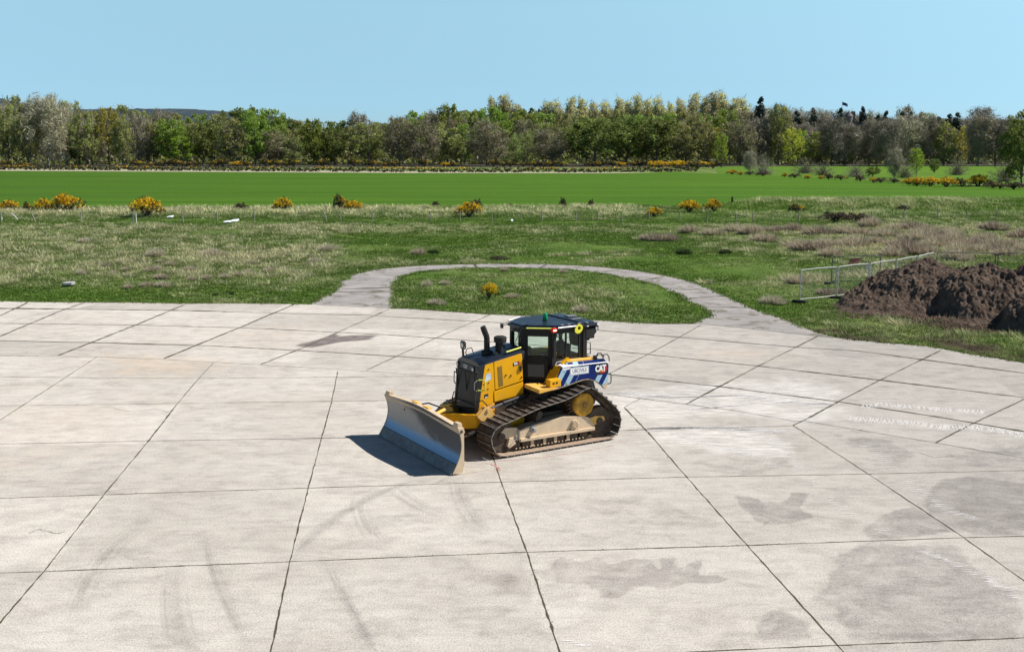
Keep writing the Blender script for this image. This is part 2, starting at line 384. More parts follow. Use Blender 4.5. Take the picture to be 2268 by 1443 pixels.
# crop field, second field, sandy headland
def sheet(name,pts,z,mat,step=40):
    bm=bmesh.new(); f=bm.faces.new([bm.verts.new((x,y,z)) for x,y in pts]); bmesh.ops.triangulate(bm,faces=[f]); me=D.meshes.new(name)
    bmesh.ops.recalc_face_normals(bm,faces=bm.faces[:])
    bm.to_mesh(me); bm.free(); me.materials.append(mat); o=D.objects.new(name,me); COL.objects.link(o)
    if me.polygons[0].normal.z<0: me.flip_normals()
    return tag(o,kind='structure')
def crop_mat(name,c1,c2):
    m,t,b=newmat(name); v=texco(t); vs_=texco(t,'Object',(.014,.20,1)); vr=texco(t,'Object',(.25,2.2,1))
    c=mixc(t,ramp(t,noise(t,1.,4,.6,vs_),[(.35,0.),(.65,1.)]),c1,c2)
    c=mixc(t,.5,c,ramp(t,noise(t,1.2,4,.7,vr),[(.3,.62),(.7,1.25)]),'MULTIPLY')
    gx_=N(t,'SeparateXYZ'); t.links.new(v,gx_.inputs[0]); mr=N(t,'MapRange'); mr.inputs[1].default_value=-140; mr.inputs[2].default_value=120; t.links.new(gx_.outputs[0],mr.inputs[0]); c=mixc(t,mr.outputs[0],mixc(t,1.,c,(.86,.86,1.3),'MULTIPLY'),mixc(t,1.,c,(1.12,1.1,.8),'MULTIPLY'))
    # tramlines: two wheel tracks every 24 m
    g=N(t,'SeparateXYZ'); t.links.new(v,g.inputs[0])
    yy=mth(t,'ADD',g.outputs[1],mth(t,'MULTIPLY',g.outputs[0],.05))
    fr=mth(t,'FRACT',mth(t,'DIVIDE',mth(t,'ADD',yy,mth(t,'MULTIPLY',noise(t,.02,2,.5,v),6.)),31.)); ln=mth(t,'LESS_THAN',mth(t,'ABSOLUTE',mth(t,'SUBTRACT',fr,.5)),.035)
    c=mixc(t,mth(t,'MULTIPLY',ln,.5),c,(.05,.085,.02))
    t.links.new(c,b.inputs['Base Color']); b.inputs['Roughness'].default_value=.9; b.inputs['Specular IOR Level'].default_value=.1
    bump(t,b,noise(t,2.5,5,.8,v),.3,.8); return m
crop=crop_mat('young_cereal',(.047,.128,.005),(.085,.180,.010))
near=[(-300,466),(0,463),(400,463),(1000,461),(1400,458),(1620,452),(1800,447),(2100,443),(2268,441),(2700,436)]
farf=[(2700,438),(2268,416),(1900,398),(1620,386),(1500,381.5),(1340,384),(900,383.5),(450,381),(0,378.5),(-300,377)]
sheet('field',GP(near)+GP(farf),.03,crop)
sheet('field',GP([(1590,388.5),(1900,396),(2268,412),(2700,430),(2700,363.5),(2200,363),(1700,363.5),(1585,366)]),.022,crop_mat('pale_cereal',(.075,.165,.015),(.10,.19,.022)))
sand=worn('sandy_headland',(.42,.36,.27),(.20,.24,.10),.5,1,scale=.2)
sheet('track_strip',GP([(-300,377.1),(0,378.6),(450,381.1),(900,383.6),(1340,384.1),(1460,382.5),(1340,381.5),(900,380),(450,376.5),(0,373.5),(-300,372)]),.05,sand)['label']='pale sandy headland strip between the crop and the hedge'

# ------------------------------------------------------------------ concrete apron
STAIN=[([(970,770),(1040,775),(1110,800),(1180,800),(1210,760),(1290,760),(1260,800),(1240,830),(1310,860),(1200,890),(1100,895),(1040,875),(1050,855),(995,820)],1.,.05),
 ([(160,1080),(210,1035),(300,1060),(370,1035),(430,1065),(540,1040),(600,1050),(640,1090),(650,1040),(700,1040),(740,1080),(760,1060),(830,1040),(830,1080),(800,1120),(900,1110),(980,1130),(900,1150),(760,1145),(660,1185),(600,1160),(520,1165),(480,1210),(380,1220),(380,1180),(320,1150),(200,1150)],.95,.08),
 ([(1500,920),(1560,880),(1640,830),(1740,820),(1850,870),(1900,930),(1700,960),(1560,960)],.8,.1),
 ([(1360,1030),(1500,980),(1700,975),(1900,990),(2030,1060),(2080,1140),(2210,1180),(2210,1380),(1900,1400),(1500,1400),(1380,1300),(1280,1200),(1320,1130),(1400,1080)],.75,.25),
 ([(1780,760),(1860,700),(2000,690),(2230,720),(2230,940),(1980,940),(1850,880),(1790,820)],.8,.1),
 ([(1040,1320),(1100,1270),(1180,1260),(1230,1300),(1290,1330),(1330,1390),(1050,1400)],.7,.12),
 ([(330,790),(550,760),(780,800),(840,890),(700,960),(400,950),(360,900)],.4,.35),
 ([(840,650),(740,620),(1000,640),(1240,570),(1230,640),(1100,680),(900,680)],.5,.2),
 ([(1380,510),(1600,520),(1750,580),(1720,620),(1560,600)],.6,.25),
 ([(1870,590),(2210,560),(2210,640),(1950,650)],.55,.3),
 ([(-60,1110),(20,1100),(65,1150),(60,1250),(-60,1290)],.55,.35)]
zp=lambda P:[(1130+x/1.942,700+y/1.942) for x,y in P]
STAIN=[(GP(zp(P)),a,w) for P,a,w in STAIN]
OIL=GP([(655,765),(700,752),(745,737),(752,745),(780,742),(838,742),(818,752),(760,756),(735,762),(690,769)])
WHITE=[(GP(zp(P)),a,w) for P,a,w in [
 ([(430,330),(680,300),(1190,270),(1440,320),(1400,440),(1250,470),(1000,430),(800,440),(560,440),(480,400)],.8,.5),
 ([(590,480),(1000,480),(1180,520),(1200,600),(900,590),(680,560),(620,520)],.9,.4),
 ([(300,560),(560,540),(640,680),(300,690)],.35,.5)]]
WARM=[(GP([(250,790),(350,790),(480,800),(400,830),(260,825)]),.9,1.2),(GP([(1560,770),(1700,780),(1700,800),(1560,790)]),.5,1.),(GP([(0,900),(300,880),(250,1000),(0,1050)]),.35,1.5),(GP([(480,730),(700,720),(720,760),(500,770)]),.3,1.2)]
TYRE=[GP(p) for p in ([(165,1370),(180,1320),(205,1265),(260,1200),(340,1145)],[(395,1250),(388,1330),(400,1400),(420,1460)],[(720,1250),(760,1330),(800,1400),(830,1460)],[(455,1180),(470,1260),(500,1330),(560,1460)],
  [(800,1085),(797,1130),(815,1170),(850,1210)],[(1012,1060),(1018,1105),(1045,1150),(1090,1190)],[(870,1080),(900,1100),(950,1130),(1030,1150)],[(960,1080),(990,1060),(1040,1048),(1120,1040)],[(640,1260),(700,1180),(820,1100),(940,1060)],[(10,720),(60,700),(130,690),(210,680)],[(510,755),(600,753),(700,757)],[(1430,745),(1500,745),(1600,750),(1700,770)])]
R=.13
gx=np.arange(-60,60,R); gy=np.arange(-6,58,R); X,Y=np.meshgrid(gx,gy)
ctr=inpoly(APRON,X[:-1,:-1]+R/2,Y[:-1,:-1]+R/2)
# leave only cells the apron covers, then pull rim vertices onto the surveyed edge
nx,ny=len(gx),len(gy); idx=np.arange(nx*ny).reshape(ny,nx)
F=np.stack([idx[:-1,:-1],idx[:-1,1:],idx[1:,1:],idx[1:,:-1]],-1)[ctr]
used=np.unique(F); cnt=np.zeros(nx*ny,int); np.add.at(cnt,F.ravel(),1)
Vx=X.ravel().copy(); Vy=Y.ravel().copy()
rim=used[(cnt[used]<4)]; P=np.asarray(ap)
for k in range(1):
    bx=Vx[rim]; by=Vy[rim]; best=np.full(len(rim),1e9); qx=bx.copy(); qy=by.copy()
    for i in range(len(P)-1):
        a=P[i]; ab=P[i+1]-a; tt=np.clip(((bx-a[0])*ab[0]+(by-a[1])*ab[1])/((ab**2).sum()),0,1)
        px=a[0]+tt*ab[0]; py=a[1]+tt*ab[1]; dd=np.hypot(px-bx,py-by); k_=dd<best; best[k_]=dd[k_]; qx[k_]=px[k_]; qy[k_]=py[k_]
    ok=best<R*1.6; Vx[rim[ok]]=qx[ok]; Vy[rim[ok]]=qy[ok]
remap=np.full(nx*ny,-1); remap[used]=np.arange(len(used)); F=remap[F]; Vx=Vx[used]; Vy=Vy[used]
def soft(polys):
    out=np.zeros(Vx.shape)
    for P_,a,w in polys:
        P_=np.asarray(P_); mn=P_.min(0)-2; mxx=P_.max(0)+2; k=(Vx>mn[0])&(Vx<mxx[0])&(Vy>mn[1])&(Vy<mxx[1])
        if not k.any(): continue
        x,y=Vx[k],Vy[k]; q=np.where(inpoly(P_,x,y),-1,1)*pdist(P_,x,y); q=q+(vnoise(x,y,.5,21)-.5)*w*1.5+(vnoise(x,y,.2,22)-.5)*w
        out[k]=np.maximum(out[k],a*(1-sst(-w,w,q)))
    return out
stain=soft(STAIN); white=soft(WHITE); warm=soft(WARM); oil=soft([(OIL,1.,.12)])
tyre=np.zeros(Vx.shape)
for i,P_ in enumerate(TYRE):
    q=pdist(P_,Vx,Vy,False); tyre=np.maximum(tyre,(1-sst(.05,.24,q+(vnoise(Vx,Vy,.5,31)-.5)*.15))*(.35+.65*vnoise(Vx,Vy,1.3,40+i)))
def conc_mat():
    m,t,b=newmat('weathered_concrete'); v=texco(t)
    big=noise(t,.22,5,.6,v); mid=noise(t,1.6,6,.65,v,.5); fine=noise(t,26,3,.8,v); grit=noise(t,60,2,.9,v)
    vx=texco(t,'Object',(.45,1.7,1)); streak=noise(t,2.2,9,.78,vx,.3)
    c=mixc(t,ramp(t,big,[(.35,0.),(.65,1.)]),(.505,.463,.408),(.57,.533,.48))
    g=N(t,'SeparateXYZ'); t.links.new(v,g.inputs[0]); gm=N(t,'MapRange'); gm.inputs[1].default_value=-2; gm.inputs[2].default_value=12; t.links.new(g.outputs[0],gm.inputs[0])
    c=mixc(t,gm.outputs[0],c,(.415,.388,.352))
    c=mixc(t,.65,c,ramp(t,streak,[(.32,.74),(.5,1.),(.72,1.12)]),'MULTIPLY')
    c=mixc(t,.6,c,ramp(t,mid,[(.3,.76),(.5,1.),(.68,1.12)]),'MULTIPLY')
    sb=attr(t,'slab').outputs['Fac']; c=mixc(t,.8,c,ramp(t,sb,[(0.,.80),(.5,.97),(1.,1.08)]),'MULTIPLY')
    pt=noise(t,.8,9,.8,texco(t,'Object',(.8,1.5,1)),.6); c=mixc(t,ramp(t,pt,[(.50,0.),(.60,.7)]),c,mixc(t,1.,c,(.80,.79,.80),'MULTIPLY'))
    c=mixc(t,.8,c,ramp(t,fine,[(.36,.66),(.5,1.),(.64,1.16)]),'MULTIPLY')
    pit=noise(t,9,2,.9,v); c=mixc(t,ramp(t,pit,[(.66,0.),(.72,.6)]),c,(.22,.20,.18))
    c=mixc(t,.6,c,ramp(t,grit,[(.36,.42),(.48,1.),(.7,1.25)]),'MULTIPLY')
    w=attr(t,'warm').outputs['Fac']; c=mixc(t,mth(t,'MULTIPLY',w,.55),c,(.56,.40,.26),'MULTIPLY') if False else mixc(t,mth(t,'MULTIPLY',w,.4),c,(.56,.42,.29))
    s_=attr(t,'stain').outputs['Fac']; f=mth(t,'MULTIPLY',ramp(t,mth(t,'ADD',s_,mth(t,'MULTIPLY',mth(t,'SUBTRACT',noise(t,1.7,9,.78,v,.5),.5),1.9)),[(.30,0.),(.46,.55),(.62,1.)]),mth(t,'MINIMUM',mth(t,'MULTIPLY',s_,1.3),.85)); f=mth(t,'MULTIPLY',f,mth(t,'MULTIPLY',ramp(t,noise(t,4.5,6,.8,v),[(.35,.6),(.6,1.)]),ramp(t,noise(t,.9,7,.75,v,.8),[(.38,.4),(.54,1.)])))
    c=mixc(t,f,c,mixc(t,1.,c,(.60,.585,.60),'MULTIPLY'))
    ty=attr(t,'tyre').outputs['Fac']; c=mixc(t,mth(t,'MULTIPLY',ty,.10),c,(.12,.12,.125))
    wh=attr(t,'white').outputs['Fac']; hs=noise(t,2.2,6,.8,texco(t,'Object',(.45,7,1)),.15)
    f=mth(t,'MULTIPLY',wh,ramp(t,hs,[(.47,0.),(.56,1.)])); c=mixc(t,mth(t,'MULTIPLY',f,.8),c,(.78,.75,.73))
    o_=attr(t,'oil').outputs['Fac']; c=mixc(t,mth(t,'MULTIPLY',o_,ramp(t,mid,[(.3,.6),(.55,.95)])),c,(.13,.105,.10))
    t.links.new(c,b.inputs['Base Color']); b.inputs['Roughness'].default_value=.92; b.inputs['Specular IOR Level'].default_value=.25
    bump(t,b,fine,.012,.7); return m
M['conc']=conc_mat()
def cell(o_,u_,v_):
    o_=np.array(G(*o_)); A=np.array([np.array(G(*u_[1]))-np.array(G(*u_[0])),np.array(G(*v_[1]))-np.array(G(*v_[0]))]).T; q=np.linalg.solve(A,np.stack([Vx-o_[0],Vy-o_[1]])); return np.floor(q[0]).astype(int),np.floor(q[1]).astype(int)
KL=np.array(GP([(-300,786),(0,787),(215,790),(375,796),(478,802),(753,818),(1000,834),(1336,871),(1418,882),(1635,910),(1784,932),(2072,980),(2268,1014),(2600,1070)]))
farz=Vy>np.interp(Vx,KL[:,0],KL[:,1])
n1_=cell((683,1080),((683,1080),(1110,1067)),((683,1080),(712,970))); f1_=cell((536,723),((302,719),(536,723)),((205,757),(302,719)))
rt=np.random.default_rng(8).random((200,200)); slab=np.where(farz,rt[(f1_[0]+80)%200,(f1_[1]+60)%200],rt[(n1_[0]+20)%200,(n1_[1]+20)%200])
apron=npmesh('apron',np.stack([Vx,Vy,np.zeros(len(Vx))],-1),F,M['conc'],attrs=dict(stain=stain,white=white,warm=warm,oil=oil,tyre=tyre,slab=slab))
tag(apron,kind='structure')
def path_mat():
    m,t,b=newmat('old_cracked_path'); v=texco(t)
    a=noise(t,.6,5,.6,v); mo=noise(t,.9,8,.72,v,.6); gr=noise(t,30,3,.8,v)
    c=mixc(t,ramp(t,a,[(.35,0.),(.65,1.)]),(.25,.232,.22),(.35,.325,.308))
    c=mixc(t,.6,c,ramp(t,gr,[(.32,.6),(.68,1.2)]),'MULTIPLY')
    c=mixc(t,mth(t,'MULTIPLY',ramp(t,mo,[(.53,0.),(.58,1.)]),.8),c,(.115,.105,.065))
    t.links.new(c,b.inputs['Base Color']); b.inputs['Roughness'].default_value=.95; bump(t,b,gr,.01,.6); return m
pm=sheet('path',jit(PATH,.06),-.004,path_mat())
# joints of the slabs: narrow dirt-filled gaps, ragged, 4 mm proud sheets
NEARJ=[[(-60,975),(0,930),(95,868),(215,790)],[(-60,1452),(0,1378),(97,1265),(230,1095),(330,975),(395,891),(440,838),(472,804)],[(590,1490),(600,1443),(642,1243),(683,1080),(712,970),(735,888),(748,822)],
 [(1254,1490),(1240,1443),(1167,1222),(1110,1067),(1095,1020),(1060,930),(1035,835)],[(1905,1490),(1866,1440),(1655,1207),(1520,1055),(1440,962),(1383,902),(1418,882)],[(2330,1330),(2268,1285),(2135,1190),(1925,1050),(1757,942)],
 [(-60,1270),(97,1265),(642,1243),(1167,1222),(1655,1207),(2135,1190),(2330,1185)],[(-60,1105),(230,1095),(683,1080),(1110,1067),(1520,1056),(1925,1049),(2330,1040)],
 [(-60,984),(330,976),(712,970),(1080,963),(1430,951),(1600,947),(1757,942)],[(-60,899),(395,893),(735,888),(1060,884)],[(-60,834),(200,836),(430,838),(745,835),(1040,832)],
 [(1521,1443),(1846,1428.6),(2330,1409)],[(-60,787),(215,790),(375,796),(478,802),(753,818),(1000,834),(1336,871),(1418,882),(1635,910),(1757,932),(1784,932),(2072,980),(2268,1014),(2330,1025)]]
FARJ=[[(-60,725),(0,699),(49,676),(62,669)],[(-60,772),(0,744.5),(135,688),(190,669)],[(129,787),(302,719),(412,673)],[(363,794),(536,723),(654,673)],[(577,807),(676,768),(863,684)],[(813,819),(970,746),(1085,697)],
 [(1080,842),(1325,711)],[(1351,872),(1444,780),(1552,718)][:0] or [(1336,835),(1351,826),(1444,780),(1552,720)],[(1519,895),(1684,808),(1810,745)],[(1756,942),(1784,929),(1856,889.5),(1954,839),(2083,776)],[(2072,980),(2162,934),(2268,884),(2330,855)],
 [(-60,682),(33,683),(379,687),(605,693),(813,698),(1130,716),(1326,731),(1542,750),(1768,769),(1902,777),(2268,826)],[(-60,715),(308,720),(550,726),(857,741),(1017,752),(1326,774),(1439,785),(1686,811),(1954,842),(2268,880)],
 [(-60,753),(231,759),(478,766),(769,782),(1006,797),(1351,829),(1588,855),(1856,889),(2072,922),(2268,955)],[(1540,716),(1655,727),(1770,740),(1846,748)],[(700,674.5),(775,679),(870,683)]]
PATHJ=[[(757,640),(873,636)],[(752,646),(870,645)],[(1058,594),(1050,585)],[(1195,594),(1210,585)],[(1418,622),(1470,612)],[(1510,662),(1600,655)],[(1560,680),(1655,681)]]
jv=[];jf=[];weeds=[]
CRACK=[[(1240,800),(1262,812),(1300,815)],[(60,1180),(88,1172),(130,1181),(148,1172)],[(1880,830),(1910,826),(1950,838)],[(250,905),(300,912),(340,906),(390,915)],[(560,700),(610,705),(640,699)],[(1990,1010),(2030,1000),(2070,1012),(2120,1008)]]
def strip(P,w,z,rag=.35):
    P=[Vector(p) for p in P]; pts=[]
    for a,b in zip(P[:-1],P[1:]):
        k=max(1,int((b-a).length/.22)); pts+=[a.lerp(b,i/k) for i in range(k)]
    pts.append(P[-1]); b0=len(jv); n=len(pts); ph=random.random()*99
    for i,p in enumerate(pts):
        t=(pts[min(i+1,n-1)]-pts[max(i-1,0)]).normalized(); nn=Vector((-t.y,t.x)); ww=w*(1+random.uniform(-rag,rag*1.3)); off=random.uniform(-.008,.008)
        if math.sin(i*.13+ph)+math.sin(i*.031+ph*2)>1.35: ww*=1.5; weeds.append((p.x,p.y))
        elif random.random()<.06: weeds.append((p.x,p.y))
        for s_ in (-.5,.5): q=p+nn*(s_*ww+off); jv.append((q.x,q.y,z))
    for i in range(n-1): jf.append((b0+2*i,b0+2*i+1,b0+2*i+3,b0+2*i+2))
for J in NEARJ: strip(GP(J),.024,.004,.5)
for J in CRACK:
    q_=[Vector(p) for p in GP(J)]; q_=[a_.lerp(b_,k_/5)+Vector((random.uniform(-.03,.03),random.uniform(-.04,.04))) for a_,b_ in zip(q_[:-1],q_[1:]) for k_ in range(5)]; strip(q_,.010,.0034,.8)
for J in FARJ: strip(GP(J),.045 if J[0][0]>400 else .09,.0048)
strip(GP([(-60,682),(33,683),(379,687),(500,690)]),.16,.0056,.6)
strip(GP([(870,683),(912,684),(969,688),(1137,698),(1287,707),(1457,717),(1540,717)]),.12,.0056,.6)
for J in PATHJ: strip(GP(J),.14,.0052,.5)
jm,t,b=newmat('joint_dirt_and_moss'); t.links.new(mixc(t,ramp(t,noise(t,2.2,5,.7,texco(t)),[(.45,0.),(.6,1.)]),(.060,.048,.036),(.075,.075,.032)),b.inputs['Base Color']); b.inputs['Roughness'].default_value=1
o=npmesh('apron_joints',jv,jf,jm); tag(o,kind='structure')
# white scrape marks left by the track grousers
sv=[];sf=[]
def dash(c,d_,L,w,z=.0072):
    n=Vector((-d_.y,d_.x)); b0=len(sv); k=max(2,int(L/.09))
    for i in range(k+1):
        p=c+d_*(L*(i/k-.5)); ww=1.05*w*(.4+.8*random.random())*(1-.6*abs(2*i/k-1))
        for s_ in (-.5,.5): q=p+n*(s_*ww); sv.append((q.x,q.y,z))
    for i in range(k): sf.append((b0+2*i,b0+2*i+1,b0+2*i+3,b0+2*i+2))
def trail(pts,width_px,step,prob,w=.03,slope=-.05,zig=False):
    P=zp(pts); 
    for (a,b_) in zip(P[:-1],P[1:]):
        L=math.hypot(b_[0]-a[0],b_[1]-a[1]); k=int(L/step)
        for i in range(k):
            if random.random()>prob: continue
            tt=i/k; x=a[0]+(b_[0]-a[0])*tt; y=a[1]+(b_[1]-a[1])*tt
            hw=width_px*random.uniform(.55,1.1)/2; dx=random.uniform(-.25,.25)*width_px
            p=Vector(G(x+dx-hw,y-slope*hw)); q=Vector(G(x+dx+hw,y+slope*hw))
            if zig:
                p=Vector(G(x,y-zig)); q=Vector(G(x+random.choice((-7,7,-5,6)),y+zig))
            dv=(q-p); dash((p+q)/2,dv.normalized(),dv.length,w)
trail([(1430,490),(1540,560),(1600,620),(1650,670)],42,6.2,.85,.03)
trail([(1260,690),(1340,740),(1400,800),(1520,880),(1640,950)],32,6.8,.8,.03)
trail([(1400,700),(1480,790),(1560,850)],26,5,.5,.02)
trail([(1700,700),(1800,780),(1900,840),(2020,880)],40,6.8,.85,.03)
trail([(1760,1010),(1870,1050),(1970,1090),(2070,1140),(2150,1180),(2210,1240)],32,6.5,.85,.03)
trail([(1500,390),(1600,380),(1750,392),(1900,405),(2050,412)],16,3.6,.85,.026,zig=5)
trail([(1460,440),(1600,450),(1750,462),(1850,478),(1990,478),(2100,492),(2210,515)],16,3.6,.85,.028,zig=6)
trail([(620,490),(760,520),(900,560),(1060,600),(1130,650)],60,2.6,.8,.022)
trail([(1080,520),(1180,560),(1230,640),(1260,680)],44,3.2,.8)
trail([(450,330),(700,350),(1000,340),(1200,370),(1400,380)],60,2.0,.8,.025)
trail([(800,400),(1000,380),(1200,290)],50,2.6,.8,.03); trail([(600,480),(900,480),(1180,500)],90,2.2,.9,.025)
trail([(340,590),(420,620),(520,650)],70,4,.6,.015); trail([(250,1395),(330,1420)],40,5,.8); trail([(2130,430),(2210,430)],30,4,.8,.02)
sm,t,b=newmat('chalky_scrape'); tr=N(t,'BsdfTransparent'); ms=N(t,'MixShader'); b.inputs['Base Color'].default_value=(.80,.775,.76,1); b.inputs['Roughness'].default_value=.9
t.links.new(mth(t,'MULTIPLY',ramp(t,noise(t,9,5,.8,texco(t)),[(.34,.2),(.52,.95)]),.95),ms.inputs[0]); t.links.new(tr.outputs[0],ms.inputs[1]); t.links.new(b.outputs[0],ms.inputs[2]); t.links.new(ms.outputs[0],t.nodes['Material Output'].inputs[0])
o=npmesh('scrape_marks',sv,sf,sm); tag(o,kind='structure')
# thin rubber arcs left by wheels
tv=[];tf=[]
for i_,P_ in enumerate(TYRE):
    Q=[Vector(p) for p in P_]
    for off in [random.uniform(-.25,.25) for _ in range(6)]:
        b0=len(tv); w_=random.uniform(.02,.07); k=0; cvp=[]
        for a_,b_ in zip(Q[:-1],Q[1:]): cvp+=[a_.lerp(b_,j/10) for j in range(10)]
        cvp=cvp[random.randrange(0,8):len(cvp)-random.randrange(0,8)]
        # relax corners of the polyline into a curve
        for _ in range(30): cvp=[cvp[0]]+[(cvp[j-1]+cvp[j]*2+cvp[j+1])/4 for j in range(1,len(cvp)-1)]+[cvp[-1]]
        for j,p in enumerate(cvp):
            t_=(cvp[min(j+1,len(cvp)-1)]-cvp[max(j-1,0)]).normalized(); n_=Vector((-t_.y,t_.x)); q=p+n_*off; e_w=w_*min(1,j/4,(len(cvp)-1-j)/4)
            tv+=[(q.x+n_.x*e_w,q.y+n_.y*e_w,.0022),(q.x-n_.x*e_w,q.y-n_.y*e_w,.0022)]
        tf+=[(b0+2*j,b0+2*j+1,b0+2*j+3,b0+2*j+2) for j in range(len(cvp)-1)]
tm,t,b=newmat('rubber_mark'); tr=N(t,'BsdfTransparent'); ms=N(t,'MixShader'); b.inputs['Base Color'].default_value=(.13,.125,.125,1); b.inputs['Roughness'].default_value=.9
t.links.new(mth(t,'MULTIPLY',ramp(t,noise(t,.5,8,.8,texco(t)),[(.38,.1),(.64,1.)]),.10),ms.inputs[0]); t.links.new(tr.outputs[0],ms.inputs[1]); t.links.new(b.outputs[0],ms.inputs[2]); t.links.new(ms.outputs[0],t.nodes['Material Output'].inputs[0])
tag(npmesh('tyre_marks',tv,tf,tm),kind='structure')
# red spray survey marks beside the machine
rb=MB()
def ribbon(P,w,z=.0092):
    P=[Vector(G(*p)) for p in P]; pts=[]
    for a,b_ in zip(P[:-1],P[1:]): pts+=[a.lerp(b_,i/8) for i in range(8)]
    pts.append(P[-1]); vs_=[];fs=[]
    for i,p in enumerate(pts):
        t_=(pts[min(i+1,len(pts)-1)]-pts[max(i-1,0)]).normalized(); n=Vector((-t_.y,t_.x)); ww=w*random.uniform(.4,1.2)
        vs_+=[(p.x+n.x*ww/2,p.y+n.y*ww/2,z),(p.x-n.x*ww/2,p.y-n.y*ww/2,z)]
    rb.add(vs_,[(2*i,2*i+1,2*i+3,2*i+2) for i in range(len(pts)-1)])
ribbon([(1090,1022),(1200,1013),(1300,998),(1360,986)],.022); ribbon([(1088,1027),(1100,1032),(1106,1041)],.07); ribbon([(1096,1037),(1108,1036)],.05)
pk,t,b=newmat('faded_red_spray'); t.links.new(mixc(t,ramp(t,noise(t,12,4,.7,texco(t)),[(.4,0.),(.6,1.)]),(.62,.18,.16),(.55,.45,.41)),b.inputs['Base Color'])
tag(rb.build('spray_mark',pk),kind='structure')

# ------------------------------------------------------------------ vegetation: grass
def blades(name,cx,cy,cz,hgt,rad,nb,col,wid,lean=.35,seed=1):
    """nb blades in each clump; one triangle each"""
    r=np.random.default_rng(seed); n=len(cx); k=n*nb
    rep=lambda a:np.repeat(a,nb,axis=0)
    a=r.random(k)*2*np.pi; q=np.sqrt(r.random(k))*rep(rad); bx=rep(cx)+np.cos(a)*q; by=rep(cy)+np.sin(a)*q; bz=rep(cz)
    h=rep(hgt)*(.55+.6*r.random(k)); w=rep(wid)*(.6+.8*r.random(k)); th=r.random(k)*np.pi*.5-.25*np.pi
    ox=np.cos(a)*h*lean*r.random(k)*1.6-.25*h; oy=np.sin(a)*h*lean*r.random(k)*1.6
    V=np.empty((k,3,3)); V[:,0]=np.stack([bx-np.cos(th)*w/2,by-np.sin(th)*w/2,bz-.02],-1); V[:,1]=np.stack([bx+np.cos(th)*w/2,by+np.sin(th)*w/2,bz-.02],-1)
    V[:,2]=np.stack([bx+ox,by+oy,bz+h],-1)
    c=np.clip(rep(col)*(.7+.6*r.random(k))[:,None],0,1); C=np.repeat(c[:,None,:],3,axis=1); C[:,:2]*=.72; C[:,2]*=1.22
    return npmesh(name,V.reshape(-1,3),np.arange(3*k).reshape(-1,3),M['blades'],col=C.reshape(-1,3))
def scatter(n,y0,y1,p=1.6,spread=.52,seed=3):
    r=np.random.default_rng(seed); t=r.random(n); q=2-p   # density falls with distance
    y=(y0**q+(y1**q-y0**q)*t)**(1/q); x=(r.random(n)*2-1)*(y*spread+4); return x,y
x,y=scatter(150000,28,168,1.5); k=~inpoly(APRON,x,y)&~inpoly(PATH,x,y)&~inpoly(GP(near)+GP(farf),x,y)
# tufts creep over the concrete rim
x,y=x[k],y[k]; d,s=zones(x,y); k=(RNG.random(len(x))>s*.93); x,y,d,s=x[k],y[k],d[k],s[k]
u,v=UV(x,y); tall=box2(u,v,-400,1450,455,479,40,4)*(y>100); bank=box2(u,v,1560,4000,441,478,60,5)
clump=sst(.42,.72,vnoise(x,y*.8,.75,14)*.65+vnoise(x,y,.35,15)*.35)*(.4+.6*sst(.1,.4,d))
h=.04+.05*d+.22*clump*(.3+d)+.34*tall+.26*bank; wd=np.maximum(.035,y*.00105)*(1+.5*tall)
col=cover(np.clip(d+.55*(clump-.42),0,1),s*.6,RNG.random(len(x)))*(.82+.5*clump+.25*(tall+bank))[:,None]
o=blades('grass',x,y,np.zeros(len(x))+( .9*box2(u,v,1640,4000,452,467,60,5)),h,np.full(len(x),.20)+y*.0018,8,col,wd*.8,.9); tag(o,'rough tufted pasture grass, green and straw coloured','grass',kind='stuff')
# ragged fringe along the concrete edges
fr=[]
for P_ in (ap,path_outer,path_inner):
    P_=[Vector(p) for p in P_]
    for a,b_ in zip(P_[:-1],P_[1:]):
        L=(b_-a).length; mid=(a+b_)/2
        if P_[0]==Vector(ap[0]) and (inpoly(PATH,np.array([mid.x]),np.array([mid.y+.4]))[0] ): continue
        for i in range(int(L*9)):
            p=a.lerp(b_,random.random()); fr.append((p.x+random.gauss(0,.09),p.y+random.gauss(0,.09)))
fr=np.array(fr); d,s=zones(fr[:,0],fr[:,1]); n=len(fr)
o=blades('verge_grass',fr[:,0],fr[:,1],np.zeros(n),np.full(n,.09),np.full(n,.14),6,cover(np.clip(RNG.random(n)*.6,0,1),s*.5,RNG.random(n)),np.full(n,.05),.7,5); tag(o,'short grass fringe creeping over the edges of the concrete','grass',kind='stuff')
wv=np.array(weeds); n=len(wv); wv=wv+RNG.normal(0,.02,wv.shape); yy=wv[:,1]
o=blades('joint_weeds',wv[:,0],wv[:,1],np.zeros(n),np.full(n,.02),np.full(n,.022),7,cover(np.full(n,.45),np.zeros(n),RNG.random(n))*.55,np.full(n,.014)+yy*.0002,.5,6); tag(o,'moss and small weeds growing in the slab joints','weeds',kind='stuff')

